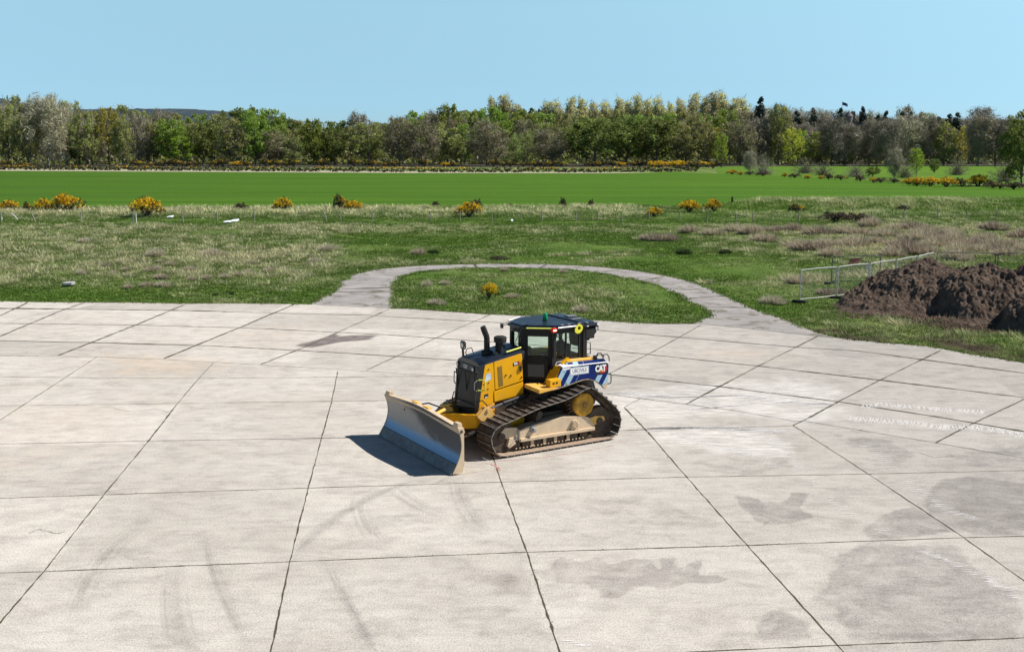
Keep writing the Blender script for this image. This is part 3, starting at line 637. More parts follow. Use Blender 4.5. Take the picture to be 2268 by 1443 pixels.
# straw-coloured rush tussocks, each its own thing
def tussock_mesh(seed,c0):
    r=np.random.default_rng(seed); n=760; a=r.random(n)*2*np.pi; q=np.sqrt(r.random(n)); bx=np.cos(a)*q*.55; by=np.sin(a)*q*.42
    h=(.80-.40*q*q)*(.45+.75*r.random(n)); w=.035+.04*r.random(n); th=r.random(n)*np.pi
    ox=np.cos(a)*q*.35+r.normal(0,.10,n)-.06; oy=np.sin(a)*q*.3+r.normal(0,.1,n)
    V=np.empty((n,3,3)); V[:,0]=np.stack([bx-np.cos(th)*w/2,by-np.sin(th)*w/2,np.full(n,-.03)],-1); V[:,1]=np.stack([bx+np.cos(th)*w/2,by+np.sin(th)*w/2,np.full(n,-.03)],-1); V[:,2]=np.stack([bx+ox,by+oy,h],-1)
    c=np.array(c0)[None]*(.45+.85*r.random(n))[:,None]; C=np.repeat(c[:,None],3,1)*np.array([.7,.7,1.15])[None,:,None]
    o=npmesh('rush_tussock',V.reshape(-1,3),np.arange(3*n).reshape(-1,3),M['blades'],col=C.reshape(-1,3)); return o
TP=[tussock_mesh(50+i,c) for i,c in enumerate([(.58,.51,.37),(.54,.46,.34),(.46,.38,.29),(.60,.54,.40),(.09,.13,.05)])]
tus=[]
for X_,Y_,k in [(540,560,3),(700,505,2),(790,485,0),(840,535,1),(850,575,3),(970,490,4),(1060,480,0),(1075,590,1),(1050,535,3),(1000,540,1),(755,560,0),(1260,540,0),(1410,440,3),(1270,600,1),(1370,590,0),(1490,580,3),(1580,570,2),(1640,560,0),(1790,545,1),(1880,530,3),(850,650,0),(970,640,1),(1080,640,3),(1660,490,0),(1030,440,3),(1420,700,4),(1530,690,4),(2170,400,3),(560,350,3),(1130,500,0)]:
    tus.append((X_/2.984,420+Y_/2.984,k,'L'))
for X_,Y_,k in [(130,295,2),(215,295,2),(330,250,1),(470,260,0),(600,245,0),(680,260,1),(740,245,0),(770,300,1),(840,245,2),(935,240,2),(1080,262,2),(1230,255,0),(1380,215,1),(1440,270,1),(1530,235,0),(1630,235,2),(1700,265,1),(1780,280,2),(1850,265,0),(960,335,1),(1010,350,2),(1090,350,2),(1150,385,1),(1250,335,1),(1300,325,0),(1410,315,1),(1480,275,0),(1530,325,1),(1600,372,2),(1510,385,1),(1740,335,0),(1850,335,1),(1980,335,2),(2080,325,1),(2120,355,2),(2200,325,1),(2250,355,0),(2095,235,2),(1700,375,1),(1900,365,0),(1940,415,1),(1880,405,0),(2250,280,2),(540,370,4),(300,372,4),(950,545,0),(1125,610,2),(820,660,3),(1200,610,2),(2040,300,1),(1660,300,0),(1790,310,1),(1920,330,1),(2010,360,0),(2160,380,1),(1570,330,2),(1860,300,0),(1320,260,1),(1130,330,0)]:
    tus.append((1400+X_/2.613,420+Y_/2.613,k,'R'))
for X_,Y_,k in [(740,380,1),(828,375,4),(790,570,3),(900,560,3),(1250,480,0),(1600,490,3),(1780,690,4),(1700,720,3),(1300,640,0),(850,680,3),(130,430,3)]:
    tus.append((650+X_/2.668,420+Y_/2.668,k,'M'))
GN={'L':'dead grass tussocks in the pasture left of the loop','R':'dead grass tussocks in the pasture behind the soil heaps','M':'dead grass tussocks round and inside the loop path'}
KD=['straw coloured','buff brown','dark brown','pale blond','dark green']
tus.sort(key=lambda q:(q[3],q[2],q[0])); first=set()
WHERE={'L':'left of the loop path','R':'in the right-hand pasture','M':'by the loop path'}
cntr={}
for q in tus: cntr[(q[3],q[2])]=cntr.get((q[3],q[2]),0)+1
seen={}
def nth(i):
    return ['first','second','third','fourth','fifth','sixth','seventh','eighth','ninth','tenth','eleventh','twelfth','thirteenth','fourteenth','fifteenth','sixteenth','seventeenth','eighteenth','nineteenth','twentieth'][i] if i<20 else '%dth'%(i+1)
for (px,py,k,g) in tus:
    if k in first: o=TP[k].copy(); COL.objects.link(o)
    else: o=TP[k]; first.add(k)
    X_,Y_=G(px,py); o.location=(X_,Y_,0); sc_=random.uniform(.8,1.2)*(.66 if g!='R' else 1.05); o.scale=(sc_*random.uniform(1.1,1.9),sc_,sc_*random.uniform(.85,1.15)); o.rotation_euler=(0,0,random.uniform(-.5,.5))
    if k==4: o.scale=(o.scale[0]*.45,o.scale[1]*.45,o.scale[2]*.5)
    if py>575: o.scale=(o.scale[0]*.55,o.scale[1]*.55,o.scale[2]*.6)
    i=seen.get((g,k),0); seen[(g,k)]=i+1
    tag(o,'%s tussock %s, %s of that colour from left'%(KD[k],WHERE[g],nth(i)),'grass tussock',GN[g])

# ------------------------------------------------------------------ vegetation: shrubs and trees
def cloud(name,C,Rr,nl,size,mats,parent=None,seed=0,squash=.8,asp=.6,midx=None,droop=0.):
    """leaf quads scattered round clump centres C (n,3) of radius Rr (n)"""
    r=np.random.default_rng(seed); n=len(C); k=n*nl; ce=np.repeat(C,nl,0); rr=np.repeat(Rr,nl)
    d_=r.normal(size=(k,3)); d_/=np.linalg.norm(d_,axis=1)[:,None]; rad=rr*(.35+.65*r.random(k)**.5); P_=ce+d_*rad[:,None]*np.array([1,1,squash]); P_[:,2]-=droop*rad*r.random(k)
    nrm=d_+r.normal(size=(k,3))*.7; nrm/=np.linalg.norm(nrm,axis=1)[:,None]; a_=np.cross(nrm,r.normal(size=(k,3))); a_/=np.linalg.norm(a_,axis=1)[:,None]; b_=np.cross(nrm,a_)
    s_=size*(.5+r.random(k))[:,None]/2; V=np.stack([P_-a_*s_,P_-b_*s_*asp,P_+a_*s_,P_+b_*s_*asp],1).reshape(-1,3)
    mi=None
    if midx is not None: mi=midx(P_,ce,rr,r)
    return npmesh(name,V,np.arange(4*k).reshape(-1,4),mats,parent,matidx=mi)
M['gorse_leaf']=leaf_mat('gorse_green',(.035,.04,.014),(.075,.065,.022),.2,.15,1.5)
M['gorse_fl']=leaf_mat('gorse_flower',(.74,.46,.006),(.80,.55,.012),.1,.3,1.5)
M['gorse_brown']=leaf_mat('gorse_brown',(.075,.045,.028),(.12,.08,.045),.2,.1,1.5)
def gorse_proto(seed,kind='flower',lump=10):
    """a shrub about 2 m wide, 1 m high"""
    r=random.Random(seed); root=empty('gorse_bush'); n=60; C=[];Rr=[]
    lobes=[(r.uniform(-.6,.6),r.uniform(-.5,.5),r.uniform(.35,.72),r.uniform(.30,.45)) for _ in range(lump)]
    for lx,ly,lz,lr in lobes:
        for _ in range(9):
            a=r.uniform(0,6.28); e=r.uniform(-.5,1.4); C.append((lx+lr*math.cos(a)*math.cos(e),ly+lr*math.sin(a)*math.cos(e),max(.08,lz*.75+lr*.75*math.sin(e)))); Rr.append(r.uniform(.08,.16))
    C=np.array(C);Rr=np.array(Rr)
    if kind=='flower': fn=lambda P_,ce,rr,q:((P_[:,2]>.20+.28*q.random(len(P_)))&(q.random(len(P_))<.88)&((np.repeat(q.random(len(P_)//30+1),30)[:len(P_)])<.88)).astype(int)
    elif kind=='sparse': fn=lambda P_,ce,rr,q:((P_[:,2]>.5)&(np.repeat(q.random(len(P_)//30+1),30)[:len(P_)]<.36)&(q.random(len(P_))<.7)).astype(int)
    else: fn=lambda P_,ce,rr,q:np.full(len(P_),2)
    cloud('foliage',C,Rr,30,.085,[M['gorse_leaf'],M['gorse_fl'],M['gorse_brown'] if kind!='green' else M['gorse_leaf']],root,seed,1,.5,fn)
    b=MB()
    for _ in range(9):
        a=r.uniform(0,6.28); q=r.uniform(.2,.6); b.tube([(0,0,-.05),(math.cos(a)*q*.4,math.sin(a)*q*.4,.25),(math.cos(a)*q,math.sin(a)*q,.65)],.02,4,rs=[.04,.028,.012])
    b.build('stem',M['barkdark'],root); return root
GP_={k:[gorse_proto(60+i*3+j,k) for j in range(2 if k=='flower' else 1)] for i,k in enumerate(('flower','sparse','brown','green'))}
gused=set()
def put_gorse(kind,px,py,wpx,hpx,label,group=None,cat='gorse bush',name='gorse_bush',dep=.8):
    p=GP_[kind][random.randrange(len(GP_[kind]))]
    if id(p) in gused: o=copy_tree(p)
    else: o=p; gused.add(id(p))
    X_,Y_=G(px,py); m_=(Y_*CP+CAMH*SP)/FPX; o.name=name; o.location=(X_,Y_,0); o.scale=(wpx*m_/1.75,wpx*m_/1.75*dep,hpx*m_/.80); o.rotation_euler=(0,0,random.choice((0,math.pi))+random.uniform(-.3,.3))
    return tag(o,label,cat,group)
gg='gorse bushes along the wire fence'
put_gorse('flower',18,470,50,27,'low yellow gorse bush cut by the left edge of the photo',gg)
put_gorse('sparse',62,471,25,22,'small brownish gorse bush squeezed between two larger ones at far left',gg)
put_gorse('flower',96,472,42,33,'flowering gorse bush just left of the biggest left-hand bush',gg)
put_gorse('flower',152,472,80,40,'wide flowering gorse bush, rightmost of the left-hand row',gg)
put_gorse('flower',325,480,74,45,'big rounded gorse bush behind the pair of white fence posts',gg)
put_gorse('flower',627,470,46,33,'lone compact gorse bush between the white sheet and the twin bush',gg)
put_gorse('sparse',754,468,36,34,'darker left half of the twin gorse bush left of centre',gg)
put_gorse('flower',784,469,46,26,'yellow right half of the twin gorse bush left of centre',gg)
put_gorse('flower',1039,481,62,34,'bright gorse bush growing round a fence post near the centre',gg)
put_gorse('flower',1450,481,40,22,'low flat-topped gorse bush on the fence line right of centre',gg)
put_gorse('flower',1526,470,52,28,'wide domed gorse bush, left one of the pair right of centre',gg)
put_gorse('flower',1581,470,40,30,'round bright gorse bush, right one of the pair right of centre',gg)
put_gorse('flower',1083,660,44,32,'small leaning gorse bush alone on the grass island inside the loop',None)
put_gorse('sparse',1764,473,36,20,'little dark gorse bush with few flowers in front of the grassy bank',gg)
put_gorse('flower',1659,458,14,10,'tiny yellow gorse sprig on top of the grassy bank',gg)
put_gorse('brown',535,467,32,16,'low dark leafless bush left of the lone compact gorse bush',None,'bush','dark_bush')
put_gorse('brown',966,462,20,15,'small brown bush at the crop edge left of the central gorse',None,'bush','brown_bush')
put_gorse('brown',1056,463,24,20,'brown bush peeping over the back of the central gorse',None,'bush','brown_bush')
put_gorse('brown',1246,462,16,22,'thin upright weed at the crop edge, left of two',None,'weed','tall_weed')
put_gorse('brown',1309,461,14,18,'thin upright weed at the crop edge, right of two',None,'weed','tall_weed')
put_gorse('brown',1129,461,16,9,'small dark bush at the crop edge right of the central gorse',None,'bush','dark_bush')
put_gorse('brown',1735,455,14,12,'dark sprig standing on the grassy bank',None,'bush','dark_bush')
put_gorse('brown',1850,492,76,20,'low sprawling brown thicket, left half, before the right-hand fence',None,'bush','dead_thicket',.5)
put_gorse('brown',1900,492,62,18,'low sprawling brown thicket, right half, before the right-hand fence',None,'bush','dead_thicket',.5)
put_gorse('green',1105,574,60,7,'flat dark weed patch just beyond the loop path',None,'weed','weed_patch')
put_gorse('green',2000,470,40,14,'dark green clump on the bank right of the brown thicket',None,'bush','green_bush')

# trees ------------------------------------------------------
LM={'green':leaf_mat('leaf_green',(.17,.235,.035),(.27,.35,.055)),'dark':leaf_mat('leaf_dark_green',(.11,.16,.03),(.19,.24,.05)),'bright':leaf_mat('leaf_bright',(.24,.36,.035),(.34,.46,.05)),
 'olive':leaf_mat('leaf_olive',(.22,.245,.05),(.35,.37,.085)),'brown':leaf_mat('budding_brown',(.20,.185,.075),(.32,.30,.11)),'yellow':leaf_mat('leaf_yellow_green',(.36,.36,.04),(.46,.44,.06)),
 'poplar':leaf_mat('poplar_leaf',(.60,.60,.22),(.74,.72,.30),.1,.55),'grey':leaf_mat('grey_twigs',(.27,.245,.17),(.38,.35,.25),.25,.2),'greyb':leaf_mat('dark_grey_twigs',(.17,.155,.115),(.28,.25,.19),.2,.15),
 'conifer':leaf_mat('conifer_needles',(.025,.045,.032),(.05,.075,.045),.2,.05),'willow':leaf_mat('willow_leaf',(.22,.30,.08),(.34,.42,.13))}
def tree_proto(name,leaf,seed,shape='round',dens=26,lsize=.62,nclump=120,barkm='bark',asp=.7,H=10.,W=8.,trunk_frac=.13,twig=None,twigm=None):
    """unit tree 10 m high; crown of small leaf quads round limb tips"""
    r=random.Random(seed); root=empty(name); b=MB(); tips=[]
    th=H*trunk_frac; lean=r.uniform(-.4,.4)
    b.tube([(0,0,-.3),(lean*.3,0,th*.5),(lean*.6,.1,th),(lean,0,H*.62),(lean*1.1,0,H*.88)],.2,6,rs=[.26,.20,.17,.09,.03])
    nb=22 if shape!='spire' else 26
    for i in range(nb):
        f=i/(nb-1); z0=th*.6+(H*.84-th*.6)*f; a=i*2.4+r.uniform(-.5,.5)
        if shape=='round': ext=W/2*math.sqrt(max(.05,1-((f-.38)/.72)**2))*r.uniform(.75,1.08); up=r.uniform(.12,.34)*H*(1-.4*f)
        elif shape=='tall': ext=W/2*(.45+.6*math.sin(math.pi*min(1,f*.9+.12)))*r.uniform(.7,1.05); up=H*r.uniform(.10,.22)
        elif shape=='poplar': ext=W/2*(1.-.72*f)*r.uniform(.7,1.); up=H*r.uniform(.12,.20)
        elif shape=='spire': ext=W/2*(1.05-f)*r.uniform(.6,1.15); up=H*r.uniform(-.04,.03)
        elif shape=='weep': ext=W/2*math.sqrt(max(.05,1-((f-.45)/.68)**2)); up=r.uniform(.0,.14)*H
        else: ext=W/2*(.6+.5*f)*r.uniform(.7,1.1); up=H*.2
        m1=(lean*z0/H+math.cos(a)*ext*.5,math.sin(a)*ext*.5,z0+up*.45); e=(lean*z0/H+math.cos(a)*ext,math.sin(a)*ext,min(H*.98,z0+up))
        b.tube([(lean*z0/H,0,z0-.2),m1,e],.05,4,rs=[.10*(1-.5*f),.06*(1-.5*f),.015]); tips+=[e,m1]
        for _ in range(3):
            if shape=='fan': break
            a2=a+r.uniform(-.9,.9); q=ext*r.uniform(.25,.45); e2=(m1[0]+math.cos(a2)*q,m1[1]+math.sin(a2)*q,min(H*.97,m1[2]+r.uniform(.03,.16)*H))
            b.tube([m1,e2],.03,3,rs=[.04,.012]); tips.append(e2)
    if shape=='fan':
        b=MB(); tips=[]
        for i in range(46):
            a=i*2.4; q=(i+.5)/46; el=math.asin(min(1,q)); rr=W/2*math.cos(el)*r.uniform(.75,1.05); e=(math.cos(a)*rr,math.sin(a)*rr,max(.8,H*.92*math.sin(el)*r.uniform(.8,1.05))); m1=(e[0]*.45,e[1]*.45,e[2]*.62)
            b.tube([(0,0,-.2),m1,e],.1,4,rs=[.16,.09,.03]); tips+=[e,m1]
    C=[];Rr=[]; cr=.085*H if shape not in('poplar','spire') else .06*H
    if shape=='fan': cr=.11*H
    for i in range(nclump):
        e=tips[i%len(tips)]; j=.55 if i>=len(tips) else .15; C.append((e[0]+r.gauss(0,j),e[1]+r.gauss(0,j),max(.5,e[2]+r.gauss(0,j*.8)))); Rr.append(cr*r.uniform(.55,1.15))
    C=np.array(C);Rr=np.array(Rr)
    cloud('crown',C,Rr,dens,lsize*.62,LM[leaf],root,seed,.75 if shape!='weep' else 1.,asp,droop=1.2 if shape=='weep' else 0)
    if twig: cloud('twigs',C,Rr*1.25,twig,1.0,LM[twigm],root,seed+1,1.,.07)
    b.build('trunk',M[barkm],root); return root
PR={
 'green':[tree_proto('leafy_tree','green',100,nclump=200),tree_proto('leafy_tree','green',101,W=7,nclump=190)],
 'dark':[tree_proto('dark_leafy_tree','dark',102,nclump=210,W=9,trunk_frac=.2),tree_proto('dark_leafy_tree','dark',103,W=8,nclump=190)],
 'bright':[tree_proto('bright_leafy_tree','bright',104,W=7,dens=20,nclump=110)],
 'olive':[tree_proto('olive_leafy_tree','olive',105,dens=19,W=8,nclump=200,twig=9,twigm='greyb'),tree_proto('olive_leafy_tree','olive',106,dens=19,W=7,nclump=190,twig=9,twigm='greyb'),tree_proto('olive_leafy_tree','olive',116,'tall',dens=17,W=6.5,nclump=190,twig=10,twigm='greyb')],
 'brown':[tree_proto('budding_tree','brown',107,dens=14,W=7.5,nclump=200,lsize=.5,twig=15,twigm='greyb'),tree_proto('budding_tree','brown',108,dens=12,W=8,nclump=200,lsize=.5,twig=16,twigm='greyb')],
 'yellow':[tree_proto('yellow_green_tree','yellow',109,dens=20,W=7,nclump=110)],
 'poplar':[tree_proto('poplar_tree','poplar',110,'poplar',dens=20,W=4.2,lsize=.4,nclump=200,barkm='barkpale',twig=8,twigm='grey'),tree_proto('poplar_tree','poplar',111,'poplar',dens=17,W=3.6,lsize=.38,nclump=200,barkm='barkpale',twig=9,twigm='grey')],
 'grey':[tree_proto('bare_tree','grey',112,'tall',dens=2,W=6.5,lsize=.4,nclump=210,barkm='barkpale',twig=26,twigm='grey'),tree_proto('bare_tree','grey',113,'tall',dens=2,W=5.5,lsize=.4,nclump=200,barkm='barkpale',twig=24,twigm='grey')],
 'greyb':[tree_proto('bare_tree','greyb',114,'round',dens=6,W=6.5,lsize=.4,nclump=210,twig=26,twigm='greyb'),tree_proto('bare_tree','greyb',115,'tall',dens=4,W=5.5,lsize=.4,nclump=200,barkm='barkpale',twig=24,twigm='greyb')],
 'conifer':[tree_proto('conifer_tree','conifer',117,'spire',dens=34,W=5.,lsize=.5,nclump=190,barkm='barkdark',trunk_frac=.25)],
 'willow':[tree_proto('willow_tree','willow',118,'weep',dens=34,W=6,lsize=.4,nclump=110,trunk_frac=.2)],
 'bushy':[tree_proto('bare_shrub','olive',119,'fan',dens=5,W=13,lsize=.4,nclump=150,trunk_frac=.08,twig=15,twigm='greyb'),tree_proto('bare_shrub','grey',120,'fan',dens=3,W=13,lsize=.4,nclump=140,trunk_frac=.08,twig=15,twigm='grey')],
}
tused=set()
ADJ={'green':'mid green leafy tree','dark':'dark green broad tree','bright':'fresh light green tree','olive':'olive green half-leafed tree','brown':'brownish budding tree','yellow':'yellow-green leafing tree','poplar':'tall pale yellow-green poplar','grey':'pale grey bare tree','greyb':'dark grey bare tree','conifer':'dark pointed conifer','willow':'pale green drooping willow','bushy':'grey leafless bush'}
def put_tree(kind,px,ytop,wpx,Y_,label=None,group=None,rnd=None,cat='tree'):
    p=PR[kind][random.randrange(len(PR[kind]))]
    if id(p) in tused: o=copy_tree(p)
    else: o=p; tused.add(id(p))
    m_=(Y_*CP+CAMH*SP)/FPX; X_=(px-CX)*m_; hz=CAMH+(320-ytop)*m_
    W0={'dark':8.6,'green':8,'poplar':4,'conifer':3.0,'willow':6.6,'bushy':13,'grey':6.5,'greyb':6.5}.get(kind,8)
    o.location=(X_,Y_,0); o.scale=(wpx*m_/W0,wpx*m_/W0,hz/9.75); o.rotation_euler=(0,0,random.uniform(0,6.28))
    return tag(o,label,cat,group)
FRONT=[(20,240,62,'olive'),(62,262,50,'olive'),(108,222,80,'grey'),(150,240,70,'grey'),(190,256,56,'olive'),(205,285,55,'brown'),(243,242,56,'yellow'),(176,300,38,'dark'),(272,268,52,'olive'),(308,262,46,'grey'),(342,276,52,'olive'),(385,268,72,'green'),(405,300,50,'bright'),(450,275,76,'dark'),(516,262,70,'olive'),(566,248,66,'green'),(598,290,84,'brown'),(650,300,52,'willow'),(695,270,62,'green'),(742,282,58,'dark'),(818,274,88,'olive'),(884,262,74,'brown'),(935,262,70,'brown'),(990,284,80,'olive'),(1030,272,52,'green'),(1078,272,86,'brown'),(1137,294,46,'willow'),(1168,290,42,'willow'),(1222,288,84,'brown'),(1316,262,112,'dark'),(1388,260,66,'dark'),(1452,268,92,'dark'),(1518,282,66,'olive'),(1560,272,62,'olive'),(1594,300,34,'bright'),(1640,264,62,'brown'),(1682,262,58,'greyb'),(1724,236,62,'olive'),(1755,284,50,'yellow'),(1772,294,36,'bright'),(1815,296,66,'olive'),(1842,262,50,'greyb'),(1870,272,60,'greyb'),(1888,304,32,'bright'),(1925,268,62,'greyb'),(1962,272,60,'greyb'),(2000,262,66,'grey'),(2042,262,60,'greyb'),(2090,270,56,'olive'),(2122,276,44,'yellow'),(2164,258,66,'grey'),(2204,266,58,'greyb'),(2246,270,56,'olive')]
gW='trees along the front edge of the wood'
cntk={}
for i,(px,yt,w,k) in enumerate(FRONT):
    c=cntk.get(k,0); cntk[k]=c+1
    put_tree(k,px,yt+(random.uniform(-2,9) if i>2 else 0),w*1.15,random.uniform(405,425),'%s in the wood\'s front row, %s of its kind from the left'%(ADJ[k],nth(c)),gW)
sky=[(-60,232),(0,228),(30,222),(90,220),(150,230),(230,240),(300,236),(330,246),(420,252),(500,246),(570,246),(620,250),(660,262),(685,272),(712,276),(740,262),(800,252),(848,275),(872,262),(895,250),(930,242),(1000,240),(1060,236),(1090,240),(1150,245),(1210,250),(1280,252),(1400,252),(1520,250),(1640,244),(1680,248),(1720,242),(1790,250),(1840,246),(1900,250),(1960,252),(2000,246),(2050,254),(2100,258),(2160,247),(2200,264),(2340,266)]
def skyy(x): return float(np.interp(x,[p[0] for p in sky],[p[1] for p in sky]))
def pal(x,row):
    if x<260: return random.choice(['olive','olive','brown','green','grey'])
    if x<420: return random.choice(['grey','olive','brown','olive'])
    if x<820: return random.choice(['olive','green','olive','brown','dark'])
    if x<1250: return random.choice(['green','green','olive','olive','brown'])
    if x<1640: return random.choice(['olive','olive','green','green','yellow'])
    return random.choice(['greyb','greyb','olive','brown','greyb','grey'])
for row,(Y0,dy,stp) in enumerate(((448,26,46),(490,10,40))):
    x=-40.; cnt2={}
    while x<2320:
        k=pal(x,row); yt=skyy(x)+(dy if row==0 else 0)+random.uniform(-2,16)
        c_=cnt2.get(k,0); cnt2[k]=c_+1; rn=('second','back')[row]
        put_tree(k,x+random.uniform(-8,8),yt,random.uniform(58,80),Y0+random.uniform(-8,8),'%s in the wood\'s %s row, %s of its kind from the left'%(ADJ[k],rn,nth(c_)),'trees of the %s row of the wood'%rn); x+=stp
for i,px in enumerate([1092,1118,1142,1210,1236,1262,1290,1318,1345,1368,1392,1412,1436,1460,1486,1508,1532,1556,1578,1600,1622,1644]):
    yt=[228,220,238,230,234,226,228,236,234,230,234,226,232,226,234,228,222,230,218,216,226,224][i]
    put_tree('poplar',px,yt-random.uniform(-4,7),random.uniform(40,54),random.uniform(500,520),'tall pale yellow-green poplar behind the wood, %s from the left'%nth(i),'poplars rising behind the wood')
for i,(px,yt,w) in enumerate([(1178,238,20),(1162,240,18),(1195,240,18),(1680,220,30),(1762,244,26),(1797,238,26),(1857,238,28),(1907,235,28),(1955,244,26),(1990,246,24),(2010,246,24),(2093,250,22),(2112,247,22),(2075,256,22),(1940,252,24)]):
    put_tree('conifer',px,yt+(7 if px!=1680 else 2),w*random.uniform(.9,1.5),random.uniform(455,480) if px>1500 else 520,'dark conifer breaking the skyline, %s from the left'%nth(sorted([1178,1162,1195,1680,1762,1797,1857,1907,1955,1990,2010,2093,2112,2075,1940]).index(px)),'conifers on the skyline')
# free-standing shrubs and trees along the ditch on the right, before the second field
def iso(kind,px,ytop,ybase,w,label,cat='tree'):
    X_,Y_=G(px,ybase); m_=(Y_*CP+CAMH*SP)/FPX
    o=put_tree(kind,px,ytop,w,Y_,label,'shrubs and small trees along the ditch on the right' if cat!='tree' or True else None,cat=cat); o.scale[2]=(ybase-ytop)*m_/9.6; return o
iso('bushy',1062,330,364,76,'wide grey leafless bush before the wood near the centre','bush')
iso('grey',1661,338,382,30,'slim dead-looking grey tree at the left end of the ditch')
iso('bushy',1690,338,387,54,'dark grey leafless bush beside the slim grey tree','bush')
iso('bushy',1783,348,384,58,'olive-grey twiggy bush left of a matching bush on the ditch','bush')
iso('bushy',1822,356,388,54,'low olive-grey twiggy bush right of a matching bush on the ditch','bush')
iso('bushy',1894,354,392,58,'grey leafless bush in the middle of the ditch','bush')
iso('dark',1933,370,392,32,'small rounded dark green bush on the ditch','bush')
iso('grey',1980,334,394,44,'dead tree with a pale leaning trunk on the ditch')
iso('bushy',2004,355,394,50,'grey bush behind the pale dead trunk','bush')
iso('bright',2029,332,390,38,'small flat-topped tree with fresh green crown and dark trunk')
iso('dark',2070,354,384,26,'small dark evergreen shrub standing in the second field','bush')
iso('bushy',2120,342,388,50,'olive twiggy bush near the right-hand gorse','bush')
iso('bushy',2225,352,402,76,'tangled grey bush under the big dark tree','bush')
iso('dark',2262,258,412,100,'big dark tree cut by the right edge of the photo')
# pale fallen-looking trunk of the dead tree is in its own trunk part
# gorse in front of the wood and along the ditch
i=0; gk={}
for px in list(range(10,60,22))+list(range(300,1560,22)):
    if random.random()<.22: continue
    reg='left' if px<560 else 'middle' if px<1100 else 'right'
    k='flower' if random.random()<.22 else 'sparse'; gk[k]=gk.get(k,-1)+1
    put_gorse(k,px+random.uniform(-6,6),369.5,random.uniform(24,40),random.uniform(9,17),'%s gorse bush behind the long hedge, %s of its kind from the left'%('bright yellow' if k=='flower' else 'dull half-flowering',nth(gk.setdefault(k,0))),'gorse bushes behind the long hedge'); i+=1
for j,(px,py,w,h_,k) in enumerate([(1545,374,50,16,'sparse'),(1580,373,40,15,'sparse'),(1500,372,60,17,'flower'),(1460,372,50,15,'flower'),(1622,386,30,10,'flower'),(1640,388,16,8,'flower'),(1738,392,14,9,'flower'),(1790,396,18,8,'flower'),(1818,397,16,9,'flower'),(1835,398,22,12,'brown'),(1862,399,26,11,'sparse'),(1905,402,22,12,'brown'),(1934,404,22,10,'flower'),(1980,406,26,10,'brown'),(2010,408,34,12,'flower'),(2030,412,40,18,'flower'),(2060,413,48,20,'flower'),(2095,414,50,22,'flower'),(2130,414,40,18,'sparse'),(2165,413,56,26,'flower'),(2200,416,46,14,'brown'),(2245,420,50,16,'brown'),(2215,418,40,12,'sparse'),(1690,390,34,9,'brown'),(1760,394,30,9,'brown'),(1660,388,24,8,'brown'),(1950,405,30,10,'brown')]):
    put_gorse(k,px,py,w,h_,'%s gorse bush along the ditch on the right, %s from the left'%({'flower':'yellow flowering','sparse':'dull part-flowering','brown':'brown flowerless'}[k],nth(sorted([1545,1580,1500,1460,1622,1640,1738,1790,1818,1835,1862,1905,1934,1980,2010,2030,2060,2095,2130,2165,2200,2245,2215,1690,1760,1660,1950]).index(px))),'gorse bushes along the ditch on the right')
# clipped gorse hedge, one long thing
hd=empty('gorse_hedge',label='long low clipped gorse hedge, dark green flecked with yellow, beyond the crop',cat='hedge')
hp=[G(x_,y_) for x_,y_ in ((-300,372),(0,376.2),(450,379.2),(900,382),(1340,382.5),(1545,379.5))]; C=[]
for a,b_ in zip(hp[:-1],hp[1:]):
    n=int(math.dist(a,b_)/.42)
    for i in range(n):
        for _ in range(2): C.append((a[0]+(b_[0]-a[0])*i/n+random.gauss(0,.25),a[1]+(b_[1]-a[1])*i/n+random.gauss(0,.4),random.uniform(.2,1.35)))
C=np.array(C)
cloud('foliage',C,np.full(len(C),.5),14,.42,[M['gorse_leaf'],M['gorse_fl']],hd,77,.8,.6,lambda P_,ce,rr,q:((P_[:,2]>1.15)&(q.random(len(P_))<(.06+.5*sst(.45,.65,vnoise(P_[:,0],P_[:,1],9,8))))).astype(int))
# shade layer of the wood: saplings and brambles nobody could count
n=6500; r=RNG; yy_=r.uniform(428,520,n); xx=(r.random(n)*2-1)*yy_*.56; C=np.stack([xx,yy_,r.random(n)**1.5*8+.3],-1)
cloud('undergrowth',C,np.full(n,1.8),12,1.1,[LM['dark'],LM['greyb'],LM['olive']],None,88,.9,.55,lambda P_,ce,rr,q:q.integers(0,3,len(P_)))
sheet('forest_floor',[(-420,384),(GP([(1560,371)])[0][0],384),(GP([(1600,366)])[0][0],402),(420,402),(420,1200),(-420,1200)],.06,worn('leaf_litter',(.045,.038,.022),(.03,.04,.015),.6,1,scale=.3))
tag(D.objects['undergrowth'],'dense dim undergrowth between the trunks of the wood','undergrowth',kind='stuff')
# wooded hill behind, far left, and low rise behind the wood
def hill(name,pts,Y0,depth,mat,amp):
    xs_=np.linspace(pts[0][0],pts[-1][0],260); top=np.interp(xs_,[p[0] for p in pts],[p[1] for p in pts]); m_=(Y0*CP+CAMH*SP)/FPX
    prof=[(0,0),(.25,.45),(.5,.8),(.75,.96),(1,1),(1.6,.7),(2.6,0)]; V=[];r=np.random.default_rng(4)
    for f,hh in prof:
        for x_,tp in zip(xs_,top): V.append(((x_-CX)*m_,Y0-depth+depth*f,-1+hh*(CAMH+(320-tp)*m_)+ (r.random()*amp if hh>.4 else 0)))
    n=len(xs_); F_=[(i*n+j,i*n+j+1,(i+1)*n+j+1,(i+1)*n+j) for i in range(len(prof)-1) for j in range(n-1)]
    o=npmesh(name,V,F_,mat); return tag(o,kind='structure')
hm=leaf_mat('haze_blue_forest',(.012,.026,.036),(.022,.042,.05),.0,0,.012)  # distance haze is put into the blue of this forest colour
hill('hills',[(-500,205),(-200,212),(0,224),(40,232),(120,250),(230,251),(420,251),(520,256),(620,266),(700,284),(800,300),(900,318)],1700,420,hm,7)
